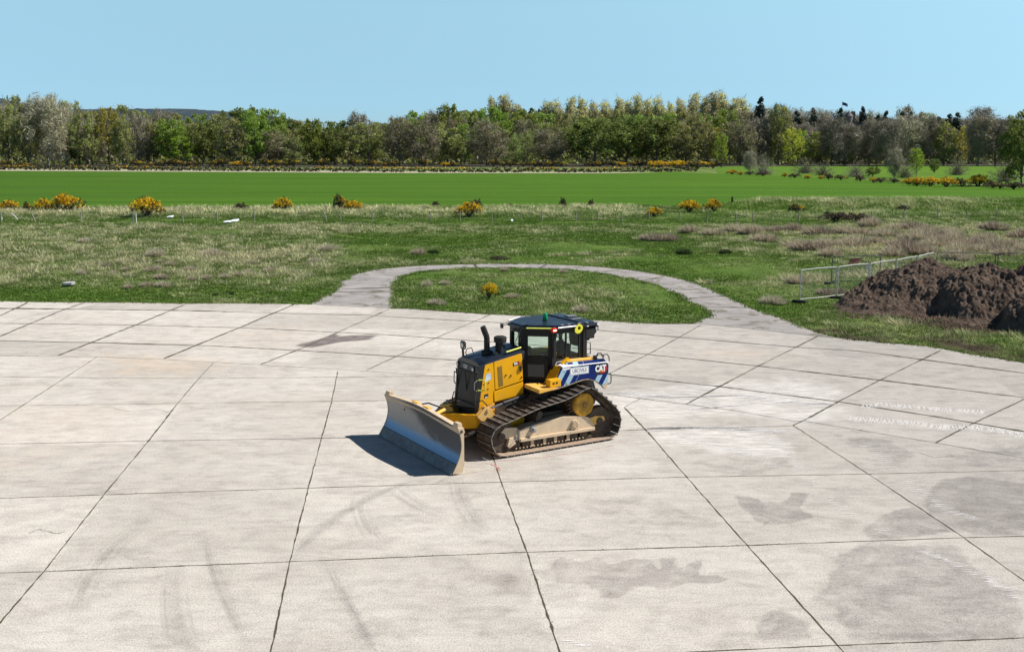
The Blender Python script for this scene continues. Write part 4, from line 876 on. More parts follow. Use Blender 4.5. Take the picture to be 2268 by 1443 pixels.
hill('hills',[(650,300),(800,290),(900,274),(980,258),(1050,252),(1150,256),(1300,262),(1700,272),(1900,270),(2100,272),(2300,275),(2700,280)],620,90,leaf_mat('near_rise_forest',(.06,.075,.03),(.10,.11,.045),.0,0,.05),3.5)

# old stone house with turret and flag, half hidden by the wood
stone=worn('rubble_stone',(.27,.21,.18),(.17,.13,.12),.6,.9,scale=.4); slate=worn('slate',(.09,.09,.10),(.14,.13,.13),.5,.7,scale=.5); win=plain('dark_window',(.03,.035,.04),.2)
def at(px,py,Y_): m_=(Y_*CP+CAMH*SP)/FPX; return (px-CX)*m_,CAMH+(320-py)*m_
cx_,ct=at(1862,262,462)
hs=empty('stone_mansion',(cx_,462,0),0,'pinkish stone mansion with turret and chimneys half hidden by trees below the flag','house')
b=MB(); b.box((0,0,ct*.42),(17,9,ct*.84)); b.box((-5,-3.,ct*.46),(5,5,ct*.92)); b.build('wall',stone,hs)
b=MB(); b.prism([(-9,ct*.84),(0,ct*.84+2.6),(9,ct*.84)],-4.6,4.6); b.build('roof',slate,hs)
b=MB(); b.cyl((1.2,-4,0),(1.2,-4,ct+.5),1.7,n=14); b.cyl((1.2,-4,ct+.5),(1.2,-4,ct+2.6),1.9,.1,n=14,mi=1); b.build('turret',[stone,slate],hs)
for x_ in (4.2,7.6): b=MB(); b.box((x_,0,ct+.3),(1.4,1.4,4.6),bev=.08); b.build('chimney',stone,hs)
for x_ in (-6,-4,4,6,8):
    for z_ in (3.5,7.,10.5): b=MB(); y_=-5.53 if x_<-3 else -4.53; b.box((x_,y_,z_),(1.,.08,1.6)); b.build('window',win,hs)
fx,fz=at(1859,227,466)
fl=empty('flag_pole',(fx,466,0),0,'thin flagpole with small blue flag above the stone mansion','flag')
b=MB(); b.cyl((0,0,ct),(0,0,fz),.07,n=6); b.build('pole',M['galv'],fl)
b=MB(); b.add([(x_*2.4/6,.25*math.sin(x_*1.2),fz-.1-z_*1.25-x_*.16) for x_ in range(7) for z_ in (0,1)],[(2*i,2*i+1,2*i+3,2*i+2) for i in range(6)]); b.build('flag',plain('blue_flag',(.03,.06,.16),.8),fl)
hx,_=at(2230,320,455); h2=empty('white_cottage',(hx,470,0),.2,'small pale cottage glimpsed through the trees at far right','house')
b=MB(); b.box((0,0,3.6),(9,6,7.2)); b.build('wall',plain('render_wall',(.5,.5,.5),.9),h2); b=MB(); b.prism([(-5,7.2),(0,9.4),(5,7.2)],-3.3,3.3); b.build('roof',slate,h2)
for x_ in (-2.5,2.5): b=MB(); b.box((x_,-3.03,4),(1,.08,1.4)); b.build('window',win,h2)

# ------------------------------------------------------------------ wire fence
wood=worn('weathered_post',(.30,.27,.23),(.16,.14,.11),.5,.9,scale=2); wfence=empty('wire_fence',label='old post and wire fence with small leaning posts across the whole pasture',cat='fence')
posts=[(-40,493),(3,492),(80,492),(181,492),(406,492),(481,490),(563,490),(725,488),(755,489),(825,490.5),(893,489),(954,489),(1019,489),(1090,491),(1155,489),(1200,489.5),(1276,490),(1323.5,489),(1377,491),(1437,483),(1504.5,491),(1566,491),(1630,492),(1667,491),(1709,493),(1769,490),(1930,491),(2002,488),(2076,484),(2140,484),(2208,483),(2290,483)]
tops=[]
for i,(px,py) in enumerate(posts):
    x_,y_=G(px,py); b=MB(); lx=random.uniform(-.06,.06); ly=random.uniform(-.04,.04); hh=random.uniform(.85,1.1)
    if px in (80,725): lx=-.35; hh=.85
    b.tube([(x_,y_,-.2),(x_+lx,y_+ly,hh)],.065,6); b.cyl((x_+lx,y_+ly,hh),(x_+lx,y_+ly,hh+.03),.066,.03,n=6); b.build('post',wood,wfence); tops.append((x_,y_,lx,ly,hh))
b=MB()
for f in (.35,.65,.92):
    for p,q in zip(tops[:-1],tops[1:]):
        A=Vector((p[0]+p[2]*f,p[1]+p[3]*f-.06,p[4]*f)); B=Vector((q[0]+q[2]*f,q[1]+q[3]*f-.06,q[4]*f)); mid=(A+B)/2-Vector((0,0,.04)); b.tube([A,mid,B],.006,3)
b.build('wire',M['galv'],wfence)
pw=worn('peeling_white_post',(.62,.60,.56),(.3,.28,.24),.4,.8)
for lab,(px,py),l in (('white wooden strainer post, slightly leaning, left of the pair before the big gorse',(294,495),.14),('upright white wooden strainer post, right of the pair before the big gorse',(301.5,495),.0)):
    x_,y_=G(px,py); b=MB(); b.box((l/2,0,.5),(.11,.11,1.15),rot=(l,'Y'),bev=.01); b.prism([(-.065,-.065),(.065,-.065),(.065,.065),(-.065,.065)],-.3,-.02,'z'); o=b.build('white_post',pw,loc=(x_,y_,0)); tag(o,lab,'post','pair of white posts')
b=MB(); b.tube([(0,0,.75),(.35,0,.45),(.62,0,.12),(.6,.02,-.05)],.06,6); x_,y_=G(26,488); o=b.build('bent_pipe',pw,loc=(x_,y_,0)); tag(o,'bent white pipe sticking out of the grass at far left','pipe')
b=MB(); b.tube([(0,0,.7),(.12,0,.3),(.2,0,-.05)],.06,6); x_,y_=G(1,487); o=b.build('broken_post',pw,loc=(x_,y_,0)); tag(o,'short white broken post at the very left edge','post')
def slab(name,px,py,wpx,dpx,h_,lab,mat,cat='sheet',tilt=.05):
    x_,y_=G(px,py); m_=(y_*CP+CAMH*SP)/FPX; w=wpx*m_; dd=dpx*m_*y_/CAMH*.9; b=MB(); r=random.Random(int(px))
    pts=[(-w/2,-dd*.3),(-w*.2,-dd/2),(w*.45,-dd*.42),(w/2,dd*.1),(w*.2,dd/2),(-w*.4,dd*.35)]; b.prism(pts,0,h_,'z',bev=.01); o=b.build(name,mat,loc=(x_,y_,.10)); o.rotation_euler=(tilt,-tilt,0); return tag(o,lab,cat)
ws=plain('white_sheeting',(.80,.82,.86),.6)
slab('white_sheet',520,491,18,3.6,.08,'bright white sheet lying on the grass before the wire fence',ws); slab('white_sheet',504,493.5,16,2.5,.08,'smaller white sheet touching the left side of the bright one',ws)
slab('white_sheet',378,482,13,2.2,.08,'thin white scrap in the grass right of the big gorse',ws)
gc=worn('grey_cover',(.36,.36,.38),(.25,.24,.22),.5,.9); slab('concrete_cover',154,633,24,5,.12,'flat grey concrete cover in the grass at lower left',gc,'cover',.0)
slab('white_stone',1134,491,5,2,.1,'small white stone by the fence right of the central gorse',ws,'stone')
# post with flat top on the bank
x_,y_=G(1621,457); b=MB(); b.box((0,0,.5),(.2,.2,1.0),bev=.02); b.box((0,0,1.03),(.24,.24,.05),bev=.01); o=b.build('gate_pier',M['barkdark'],loc=(x_,y_,.2)); tag(o,'short dark square post at the crop edge right of the gorse pair','post')

# ------------------------------------------------------------------ temporary fence panels
def mesh_mat():
    m,t,b=newmat('welded_mesh'); b.inputs['Base Color'].default_value=(.4,.41,.42,1); b.inputs['Metallic'].default_value=.6; b.inputs['Roughness'].default_value=.5
    v=texco(t,'UV'); return m
def panel(A,B,H,label,fm='galvtube'):
    A=Vector((*A,0)); B=Vector((*B,0)); L=(B-A).length; dr=(B-A).normalized(); rz=math.atan2(dr.y,dr.x)
    root=empty('temporary_fence',A,rz,label,'fence panel','temporary mesh fence panels round the soil heaps')
    z0=.16; b=MB(); r=.1; z1=H
    pts=[(0.03,0,z0),(.03,0,z1-r),(.03+r*.3,0,z1-r*.3),(.03+r,0,z1),(L*.5,0,z1+.02),(L-.03-r,0,z1),(L-.03-r*.3,0,z1-r*.3),(L-.03,0,z1-r),(L-.03,0,z0)]
    b.tube(pts,.026,8); b.tube([(.03,0,z0+.02),(L*.5,0,z0+.0),(L-.03,0,z0+.02)],.019,6)
    for x_ in (.03,L-.03): b.tube([(x_,0,z0),(x_,0,.02)],.019,6)
    b.build('frame',M[fm],root,True)
    w=MB(); n=int(L/.06)
    for i in range(1,n): x_=L*i/n; w.add([(x_-.0014,0,z0),(x_+.0014,0,z0),(x_+.0014,0,z1-.03),(x_-.0014,0,z1-.03),(x_-.0014,.003,z0),(x_+.0014,.003,z0),(x_+.0014,.003,z1-.03),(x_-.0014,.003,z1-.03)],[(0,1,2,3),(7,6,5,4),(0,3,7,4),(1,5,6,2)])
    for i in range(1,int(H/.2)): z_=z0+i*.2; w.tube([(.03,0,z_),(L-.03,0,z_)],.0018,3)
    w.build('mesh_infill',M['galv'],root)
    return root
def foot(p,rz,label):
    b=MB(); b.prism([(-.36,-.1),(-.3,-.12),(.3,-.12),(.36,-.1),(.36,.1),(.3,.12),(-.3,.12),(-.36,.1)],0,.12,'z',bev=.012)
    o=b.build('rubber_block',M['blackm'],loc=(*p,.01)); o.rotation_euler=(0,0,rz); return tag(o,label,'rubber block','feet of the temporary fence panels')
p0=G(1770,670); p1=G(1844,662); dv=Vector(p1)-Vector(p0)
q=[Vector(p0)+dv*i for i in range(6)]
d2=Vector((.93,.62)); d2.normalize(); dA=dv.normalized()
c=[Vector(p0)]
for k in range(5): c.append(c[-1]+(Vector((dA.x*(1-k*.05),dA.y+.07*k))).normalized()*2.75)
lab=['leftmost mesh fence panel, its whole frame standing clear of the heap','second mesh fence panel from the left, with small white tag at top','third mesh fence panel from the left, its foot buried behind the heap','fourth mesh fence panel from the left, above the soil slope','fifth mesh fence panel from the left, ending at the corner']
Hs=1.66
for k in range(5): panel(c[k],c[k+1]-dA*.08,Hs,lab[k])
e=c[5]; dd=Vector((1,-.10)).normalized()
for k in range(3): panel(e+dd*(3.45*k+.08),e+dd*3.45*(k+1),Hs,['dark-looking return panel just right of the fence corner','middle return panel behind the soil heaps','return panel cut by the right edge of the photo'][k],'dullsteel')
for k,l in enumerate(['black rubber foot under the left end of the fence','black foot between the first and second fence panels','dark foot between the second and third fence panels','foot under the third and fourth fence panels','foot under the fourth and fifth fence panels','foot at the corner of the fence run']): foot(c[k],math.atan2(dA.y,dA.x)+1.9,l)
# back run of two more panels seen through the first ones
r0=Vector(G(1840,629)); g1=r0+Vector((2.9,.25)); panel(r0,g1,1.6,'mesh panel standing behind the first two panels','dullsteel'); foot(r0,.2,'foot of the panel standing behind the front run')
b=MB(); b.box((0,0,0),(.16,.012,.12),bev=.003); t2=c[2]-dA*.25; o=b.build('white_tag',M['white'],loc=(t2.x,t2.y-.03,1.48)); tag(o,'small white tag fixed near the top of the second fence panel','tag')
b=MB(); b.add([(-.5,0,0),(.1,-.2,.08),(.45,-.05,.5),(-.25,.1,.45)],[(0,1,2,3)]); b.add([(-.45,.04,0),(.1,-.16,.08),(.45,0,.5),(-.25,.14,.45)],[(3,2,1,0)]); x_,y_=G(1893,588); o=b.build('red_board',plain('faded_red',(.36,.12,.08),.8),loc=(x_,y_,0)); tag(o,'faded red board lying behind the fence panels','board')
# ------------------------------------------------------------------ soil heaps
def soil_mat():
    m,t,b=newmat('dug_topsoil'); v=texco(t); n=noise(t,2.4,8,.75,v); n2=noise(t,9,4,.7,v)
    c=mixc(t,ramp(t,n,[(.35,0.),(.65,1.)]),(.055,.038,.029),(.175,.130,.100)); c=mixc(t,ramp(t,n2,[(.66,0.),(.72,1.)]),c,(.20,.155,.12))
    t.links.new(c,b.inputs['Base Color']); b.inputs['Roughness'].default_value=1; b.inputs['Specular IOR Level'].default_value=.1; bump(t,b,mth(t,'ADD',n,n2),.10,1.); return m
M['soil']=soil_mat()
def heap(name,cx,cy,rx,ry,peaks,seed,label,bumps=1.):
    n=270; a=np.linspace(-1.15,1.15,n); X,Y=np.meshgrid(a,a); rr=np.hypot(X,Y); th=np.arctan2(Y,X)
    wob=1+.10*np.sin(3*th+seed)+.06*np.sin(7*th+seed*2); base=np.clip(1-rr/wob,0,None)
    Wx=cx+X*rx; Wy=cy+Y*ry; h_=np.zeros_like(X)
    for px,py,ph,pr in peaks: h_=np.maximum(h_,ph*np.clip(1-np.hypot(Wx-px,Wy-py)/pr,0,1)**.9)
    edge=sst(0,.22,base); h_=h_*edge+.25*edge
    det=(vnoise(Wx,Wy,.95,seed)-.5)*.46+(vnoise(Wx,Wy,.40,seed+1)-.5)*.22+(vnoise(Wx,Wy,.17,seed+2)-.5)*.20*vnoise(Wx,Wy,.7,seed+6)*1.4+(vnoise(Wx,Wy,.08,seed+3)-.5)*.11
    Zz=h_+det*edge*bumps*sst(.05,.5,h_+.1)-.06
    Zz=np.where(base<=0.001,-.12,Zz); idx=np.arange(n*n).reshape(n,n); F_=np.stack([idx[:-1,:-1],idx[:-1,1:],idx[1:,1:],idx[1:,:-1]],-1); keep=(base[:-1,:-1]+base[1:,1:])>0; F_=F_[keep]
    o=npmesh(name,np.stack([Wx-cx,Wy-cy,Zz],-1).reshape(-1,3),F_,M['soil']); o.location=(cx,cy,0)
    return tag(o,label,'soil heap','heaps of dug topsoil')
def H3(px,ytop,Y_): m_=(Y_*CP+CAMH*SP)/FPX; return ((px-CX)*m_,Y_,CAMH+(320-ytop)*m_)
k1=H3(2043,578,55.0); k2=H3(2160,586,53.); k3=H3(2225,612,52); 
heap('soil_heap',20.3,53.2,4.6,3.6,[(k1[0],k1[1]-.6,k1[2]+.05,4.6),(k1[0]-1.6,k1[1]-2,.9,3.2)],3,'left soil heap, smooth cone of dark brown earth beside the fence')
heap('soil_heap',24.3,51.2,5.0,4.2,[(k2[0],k2[1]-1.2,k2[2]+.1,4.4),(k3[0],k3[1]-1.2,k3[2],3.6),(k2[0]-.6,k2[1]-3.2,1.1,2.6)],9,'middle soil heap, widest and lumpiest',1.25)
k4=G(2290,735); heap('soil_heap',k4[0]+1.6,k4[1]+1.0,2.9,2.6,[(k4[0]+1.9,k4[1]+1.2,2.1,3.4)],15,'near right soil heap, cut by the right edge of the photo',1.2)
k5=G(2275,640); heap('soil_heap',k5[0]+2.4,k5[1]+.6,3.2,2.6,[(k5[0]+2.6,k5[1]+.8,2.2,3.4)],19,'far right soil heap behind the lumpy one',1.)
cl=np.random.default_rng(5); n=900; P_=[]
for _ in range(n):
    i=cl.integers(0,3); base_=[(18.2,50.3,3.4,1.0),(23.5,47.6,4.5,.9),(21.,49.2,5.,.8)][i]; P_.append((base_[0]+cl.normal(0,base_[2]*.6),base_[1]+cl.normal(0,base_[3]*.6)))
vv=[];ff=[]
for (x_,y_) in P_:
    s_=abs(cl.normal(0,.05))+.025; b0=len(vv); vv+=[(x_-s_,y_,0),(x_,y_-s_,0),(x_+s_,y_,0),(x_,y_+s_,0),(x_+cl.normal(0,.02),y_+cl.normal(0,.02),s_*1.1)]; ff+=[(b0,b0+1,b0+4),(b0+1,b0+2,b0+4),(b0+2,b0+3,b0+4),(b0+3,b0,b0+4)]
o=npmesh('soil_clods',vv,ff,M['soil']); tag(o,'loose crumbs of earth scattered round the heaps','soil crumbs',kind='stuff')

# ------------------------------------------------------------------ bulldozer (local axes: x forward, y left = side seen, z up)
g1_=G(1116,1015.5); g2_=G(1354.5,975); HD=math.atan2(g1_[1]-g2_[1],g1_[0]-g2_[0]); Fx=Vector((math.cos(HD),math.sin(HD))); Lx=Vector((-Fx.y,Fx.x))
HW=1.54; O2=(Vector(g1_)+Vector(g2_))/2-Lx*HW
dz=empty('bulldozer',(O2.x,O2.y,.009),HD,'yellow tracked bulldozer with black cab, steel blade and blue striped rear on the concrete','bulldozer')
def text(name,s,size,M4,mat,parent,bold=0.,ext=.002,align='CENTER',sx=1.,space=1.,shear=0.):
    c=D.curves.new('tmp','FONT'); c.body=s; c.size=size; c.extrude=ext; c.offset=bold; c.align_x=align; c.align_y='CENTER'; c.space_character=space; c.resolution_u=3; c.shear=shear
    o=D.objects.new('tmp',c); COL.objects.link(o); me=D.meshes.new_from_object(o); D.objects.remove(o); D.curves.remove(c)
    me.transform(Matrix.Diagonal((sx,1,1,1))); me.transform(M4); me.name=name; me.materials.clear(); me.materials.append(mat); o=D.objects.new(name,me); COL.objects.link(o); o.parent=parent; return o
def faceL(x,y,z,rot=0.):   # text plane on a left-facing side: reads toward the rear (text right = -x)
    return Matrix.Translation((x,y,z))@Matrix.Rotation(rot,4,'Y')@Matrix(((-1,0,0,0),(0,0,1,0),(0,1,0,0),(0,0,0,1)))
# --- tracks
PTS=[(-1.60,.062),(-1.2,.058),(0,.058),(1.2,.058),(1.66,.07),(1.86,.15),(1.99,.33),(2.03,.57),(1.93,.755),(1.74,.868),(1.51,.92),(1.0,1.06),(.59,1.165),(.2,1.225),(-.18,1.285),(-.5,1.375),(-.80,1.485),(-.95,1.512),(-1.10,1.475),(-1.30,1.335),(-1.62,1.07),(-1.87,.83),(-1.97,.63),(-1.98,.43),(-1.90,.20),(-1.77,.10)]
def crs(P,k=10):
    out=[];n=len(P)
    for i in range(n):
        p0,p1,p2,p3=[np.array(P[(i+j)%n]) for j in (-1,0,1,2)]
        for j in range(k):
            t=j/k; out.append(.5*((2*p1)+(-p0+p2)*t+(2*p0-5*p1+4*p2-p3)*t*t+(-p0+3*p1-3*p2+p3)*t**3))
    return np.array(out)
cv=crs(PTS); seg=np.linalg.norm(np.roll(cv,-1,0)-cv,axis=1); Ltot=seg.sum(); cum=np.concatenate([[0],np.cumsum(seg)]); NS=round(Ltot/.203); pitch=Ltot/NS
def onpath(s):
    s%=Ltot; i=min(np.searchsorted(cum,s,side='right')-1,len(cv)-1); f=(s-cum[i])/seg[i]; return cv[i]*(1-f)+cv[(i+1)%len(cv)]*f
def shoe_mesh():
    b=MB(); w=.79; L=pitch
    b.prism([(-L*.47,0),(-L*.47,.016),(-L*.30,.018),(L*.36,.018),(L*.47,.016),(L*.50,.005),(L*.36,0)],-w/2,w/2,'y')      # plate (x along path, z outward)
    b.prism([(-L*.49,.010),(-L*.45,.058),(-L*.37,.058),(-L*.30,.018),(-L*.30,.005)],-w/2+.012,w/2-.045,'y',mi=0)
    b.box((-L*.41,-.016,.0585),(.016,w-.07,.003),mi=1); b.box((0,w/2+.001,.009),(L*.9,.004,.014),mi=1); b.box((0,-w/2-.001,.009),(L*.9,.004,.014),mi=1)    # grouser, ends chamfered short of the edge
    for x_ in (-.005,.055):
        for y_ in (-.055,.055): b.cyl((x_,y_,.016),(x_,y_,.036),.014,n=6)
    return b
def make_track(side):
    yc=side*(HW-.395); root=empty('track'); root.parent=dz
    if side<0: root['label']='far side track, mostly hidden behind the hood and blade'
    me=None
    for i in range(NS):
        p=onpath(i*pitch); q=onpath((i+.0)*pitch+.05); q0=onpath(i*pitch-.05); t=q-q0; t/=np.linalg.norm(t)
        # path runs forward along the ground, so the outward normal is to its right
        X_=Vector((t[0],0,t[1])); Z_=Vector((t[1],0,-t[0])); Y_=Z_.cross(X_)
        Mx=Matrix(((X_.x,Y_.x,Z_.x,p[0]),(X_.y,Y_.y,Z_.y,yc),(X_.z,Y_.z,Z_.z,p[1]),(0,0,0,1)))
        if i==0:
            o=shoe_mesh().build('track_shoe',[M['steel_shoe'],M['wornedge']],root); me=o.data; me2=me.copy(); me2.materials[0]=M['dustplate']
        else: o=D.objects.new('track_shoe',me); COL.objects.link(o); o.parent=root
        if p[1]<.2 and t[0]>.7: o.data=me2
        o.matrix_local=Mx
    b=MB()   # link chain under the shoes
    for i in range(NS):
        a=onpath(i*pitch-.02); c=onpath((i+1)*pitch+.02); mid=onpath((i+.5)*pitch)
        def inw(p,t,dd): n=np.array([t[1],-t[0]])/np.linalg.norm(t); return p-n*dd
        t=c-a; A=inw(a,t,.055); C=inw(c,t,.055); m1=(A+C)/2; L_=np.linalg.norm(t); an=math.atan2(t[1],t[0])
        for s_ in (-.085,.085): b.box((m1[0],yc+s_*(1 if i%2 else 1.25),m1[1]),(L_,.045,.105),rot=(-an,'Y'),bev=.012)
        b.cyl((A[0],yc-.12,A[1]),(A[0],yc+.12,A[1]),.033,n=8)
    b.build('link_chain',M['chain'],root)
    # sprocket, final drive, idlers, rollers, frame
    b=MB(); R_=.40; T=24; prof=[]
    for k in range(T*2): a=math.pi*k/T; r_=R_+(.035 if k%2==0 else -.035); prof+= [(-.93+r_*math.cos(a),1.035+r_*math.sin(a)),(-.93+r_*math.cos(a+.07),1.035+r_*math.sin(a+.07))]
    b.prism(prof,yc-.04,yc+.04); b.build('sprocket',M['chain'],root)
    b=MB(); b.lathe((-.93,yc,1.035),[(-.35*side,.28),(.05*side,.31),(.10*side,.325),(.15*side,.325),(.17*side,.315),(.18*side,.295),(.185*side,.29)],n=36); b.lathe((-.93,yc,1.035),[(.18*side,.05),(.21*side,.045)],n=10)
    for k in range(12): a=k*math.pi/6; b.cyl((-.93+.275*math.cos(a),yc+.18*side,1.035+.275*math.sin(a)),(-.93+.275*math.cos(a),yc+.20*side,1.035+.275*math.sin(a)),.016,n=6)
    b.build('final_drive_hub',worn('oily_hub',(.62,.33,.03),(.20,.12,.05),.9,.6,scale=2.2,spec=.2),root,True)
    for nm,(x_,z_,r_) in {'rear_idler':(-1.47,.50,.395),'front_idler':(1.60,.48,.375)}.items():
        b=MB(); b.lathe((x_,yc,z_),[(-.1,r_-.03),(-.095,r_),(-.03,r_),(-.03,r_+.03),(.03,r_+.03),(.03,r_),(.095,r_),(.1,r_-.03)],n=40); b.lathe((x_,yc,z_),[(-.14,.1),(-.14,.11),(.14,.11),(.15,.07)],n=16)
        b.lathe((x_,yc,z_),[(-.102,r_-.06),(.102,r_-.06)],n=36); o=b.build('idler',M['chain'],root,True)
    for x_ in (-.95,-.62,-.2,.12,.52,.86,1.18): b=MB(); b.lathe((x_,yc,.235),[(-.16,.06),(-.15,.125),(-.10,.125),(-.1,.105),(.1,.105),(.10,.125),(.15,.125),(.16,.06),(.18,.05)],n=20); b.build('track_roller',M['chain'],root,True)
    b=MB(); b.lathe((.42,yc,.93),[(-.1,.05),(-.1,.085),(.1,.085),(.1,.05)],n=16); b.box((.42,yc-side*.02,.80),(.16,.12,.25),bev=.02); b.build('carrier_roller',M['chain'],root,True)
    y0,y1=sorted((yc-side*.17,yc+side*.17))
    b=MB()
    b.prism([(1.08,.30),(1.08,.60),(.86,.66),(.30,.735),(-.25,.785),(-.72,.745),(-.92,.735),(-1.10,.66),(-1.28,.44),(-1.30,.33)],y0,y1,bev=.012)
    b.box((-.08,yc+side*.19,.345),(2.34,.10,.085),rot=(-.0,'Y'),bev=.012)       # ledge along the foot of the frame
    b.build('roller_frame',M['dust'],root)
    b=MB(); b.prism([(1.08,.30),(1.08,.60),(1.16,.68),(1.50,.72),(1.62,.62),(1.60,.50),(1.34,.36),(1.30,.28)],y0+.03,y1-.03,bev=.01); b.prism([(1.20,.27),(1.28,.42),(1.40,.44),(1.46,.24),(1.40,.17)],y0-.0,y1+.02*side if side>0 else y1,bev=.01); b.build('idler_yoke',M['dust'],root)
    b=MB(); b.prism([(-1.10,.62),(-1.28,.42),(-1.52,.44),(-1.66,.52),(-1.62,.62),(-1.35,.66)],y0+.03,y1-.04,bev=.01); b.build('rear_yoke',M['yellow2'],root)
    b=MB(); ys=yc+side*.17; b.lathe((.70,ys,.575),[(0,.085),(.05*side,.08),(.06*side,.055),(.13*side,.05),(.14*side,.03)],n=18); b.build('pivot_pin',M['galv'],root,True)
    b=MB(); b.lathe((-.62,ys,.55),[(0,.12),(.05*side,.12),(.06*side,.10)],n=20)
    for k in range(8): a=k*math.pi/4; b.cyl((-.62+.085*math.cos(a),ys+.05*side,.55+.085*math.sin(a)),(-.62+.085*math.cos(a),ys+.085*side,.55+.085*math.sin(a)),.018,n=6)
    b.prism([(-.50,.40),(-.50,.56),(-.60,.66),(-.74,.60),(-.76,.40)],ys-.01,ys+.03*side) if side>0 else None
    b.build('bolted_hub',M['dust'],root,True)
    b=MB()
    for x_ in (-.42,-.02,.32,.70): b.box((x_,yc+side*.17,.225),(.09,.035,.20),bev=.006)
    for x_ in np.arange(-.9,1.3,.11): b.cyl((x_,yc+side*.155,.135),(x_,yc+side*.185,.135),.022,n=6)
    b.build('roller_guard',M['dust'],root)
    b=MB(); b.cyl((1.12,ys,.63),(1.12,ys+.03*side,.36),.02,n=8); b.cyl((1.16,ys,.42),(1.42,ys+.01*side,.20),.018,n=8); b.build('grease_line',M['galv'],root)
    return root
make_track(1); make_track(-1)
# --- main frame and belly
b=MB(); b.prism([(1.9,.50),(1.9,1.10),(1.3,1.25),(-1.6,1.5),(-1.75,.9),(-1.5,.48)],-.52,.52,bev=.02); b.box((.0,0,.75),(1.0,1.9,.24),bev=.02); b.build('main_frame',M['chain'],dz)
b=MB(); b.prism([(1.88,.94),(1.86,1.06),(1.42,1.24),(1.40,.86),(1.7,.84)],-.60,.60,bev=.01); b.build('front_frame',M['yellow2'],dz)
# --- hood
FT=[(1.70,2.29),(1.42,2.34),(.52,2.50)]
def topz(x): return 2.29+(1.70-x)*(.21/1.18)
for s_ in (1,-1):
    y0,y1=sorted((s_*.56,s_*.60))
    b=MB(); b.prism([(1.70,2.27),(1.455,2.315),(1.415,1.55),(1.46,1.53),(1.46,1.235),(1.86,1.10),(1.90,1.02),(1.86,.96),(1.93,1.05)][:6]+[(1.925,1.06)],y0,y1,bev=.008); b.build('front_side_panel',M['yellow'],dz)
    b=MB(); b.prism([(1.44,2.318),(.62,2.465),(.58,2.44),(.55,1.72),(1.40,1.565)],y0+.0,y1+.004 if s_>0 else y1,bev=.014); dr=b.build('engine_door',M['yellow'],dz)
    yy=s_*.607
    b=MB(); b.prism([(1.34,2.17),(1.20,2.195),(1.16,1.66),(1.30,1.635)],*sorted((s_*.600,s_*.608))); vn=b.build('vent',worn('vent_mesh',(.26,.15,.015),(.12,.08,.02),.4,.7,scale=20,bmp=.01),dr)
    b=MB()
    for (x_,z_) in ((1.08,1.93),(.93,1.90),(.62,2.0),(.60,1.82)): b.cyl((x_,s_*.60,z_),(x_,s_*.625,z_),.022,n=10)
    b.box((.64,s_*.625,2.06),(.05,.04,.12),bev=.01); b.build('latch',M['black'],dr,True)
    b=MB(); b.prism([(1.44,1.53),(.54,1.69),(.53,1.36),(.72,1.33),(1.42,1.245)],y0,y1,bev=.012); b.build('lower_side_panel',M['yellow'],dz)
# top of the hood: black, chamfered
b=MB(); xs_=(1.86,1.70,1.42,.50); R2=[]
for x_ in xs_:
    t=topz(min(x_,1.72)) - (.05 if x_>1.8 else 0); R2.append([(x_,.60,t-.02),(x_,.585,t+.01),(x_,.44,t+.075),(x_,.2,t+.10),(x_,-.2,t+.10),(x_,-.44,t+.075),(x_,-.585,t+.01),(x_,-.60,t-.02),(x_,-.58,t-.20),(x_,.58,t-.20)])
n=10; b.add([v for r_ in R2 for v in r_],[(i*n+k,i*n+(k+1)%n,(i+1)*n+(k+1)%n,(i+1)*n+k) for i in range(3) for k in range(n)]+[tuple(range(n)),tuple(3*n+k for k in range(n))]); hood=b.build('hood',M['navy'],dz,False)
b=MB(); b.box((1.02,.50,2.44),(.03,.03,.02)); 
b=MB(); b.tube([(1.00,.50,topz(1.0)+.105),(.55,.50,topz(.55)+.105)],.022,4); b.build('hi_vis_strip',M['hiviz'],hood)
b=MB(); b.tube([(1.55,-.30,2.42),(1.60,-.30,2.56),(1.75,-.28,2.56),(1.82,-.24,2.46),(1.78,-.22,2.40)],.013,6); b.tube([(1.35,.0,2.55),(1.1,.12,2.62)],.01,6); b.build('grab_rail',M['black'],hood,True)
b=MB(); b.cyl((.75,-.1,2.42),(.75,-.1,2.60),.05,n=12); b.build('filler_cap',M['black'],hood,True)
b=MB(); b.box((1.25,.36,2.47),(.1,.08,.1),bev=.02); b.build('vent_box',M['black'],hood,True)
# radiator front
b=MB(); b.prism([(1.70,2.28),(1.86,2.24),(1.97,1.0),(1.84,.95),(1.45,1.25),(1.45,2.2)],-.565,.565,bev=.02)
for s_ in (-1,1): b.prism([(1.70,2.26),(1.87,2.22),(1.985,1.15),(1.94,1.04),(1.88,1.05)],*sorted((s_*.52,s_*.60)),bev=.015)
grl=b.build('radiator_front',M['black'],dz)
def fx_(z,dx=0): return 1.86+(2.24-z)*(.11/1.24)+dx
b=MB()
for y_ in (-.5,0,.5): b.box((fx_(1.6,.012),y_,1.6),(.02,.035,.86),rot=(.088,'Y'),bev=.005)
for z_ in (2.02,1.2): b.box((fx_(z_,.012),0,z_),(.02,1.02,.03),bev=.005)
for z_ in np.arange(1.24,2.0,.032): b.box((fx_(z_,.004),0,z_),(.012,1.0,.008))
b.build('grille',M['blackm'],grl)
b=MB(); b.box((fx_(2.12,.008),0,2.12),(.02,1.06,.16),bev=.006); b.build('lamp_panel',plain('charcoal_panel',(.035,.035,.038),.5),grl)
for y_ in (-.52,.33): 
    b=MB(); b.lathe((fx_(2.12,.02),y_,2.12),[(0,.07),(.03,.066),(.035,.05)],'x',20); hl=b.build('headlight',M['black'],grl,True); b=MB(); b.lathe((fx_(2.12,.056),y_,2.12),[(0,.048),(.006,.03)],'x',18); b.build('lens',M['lens'],hl)
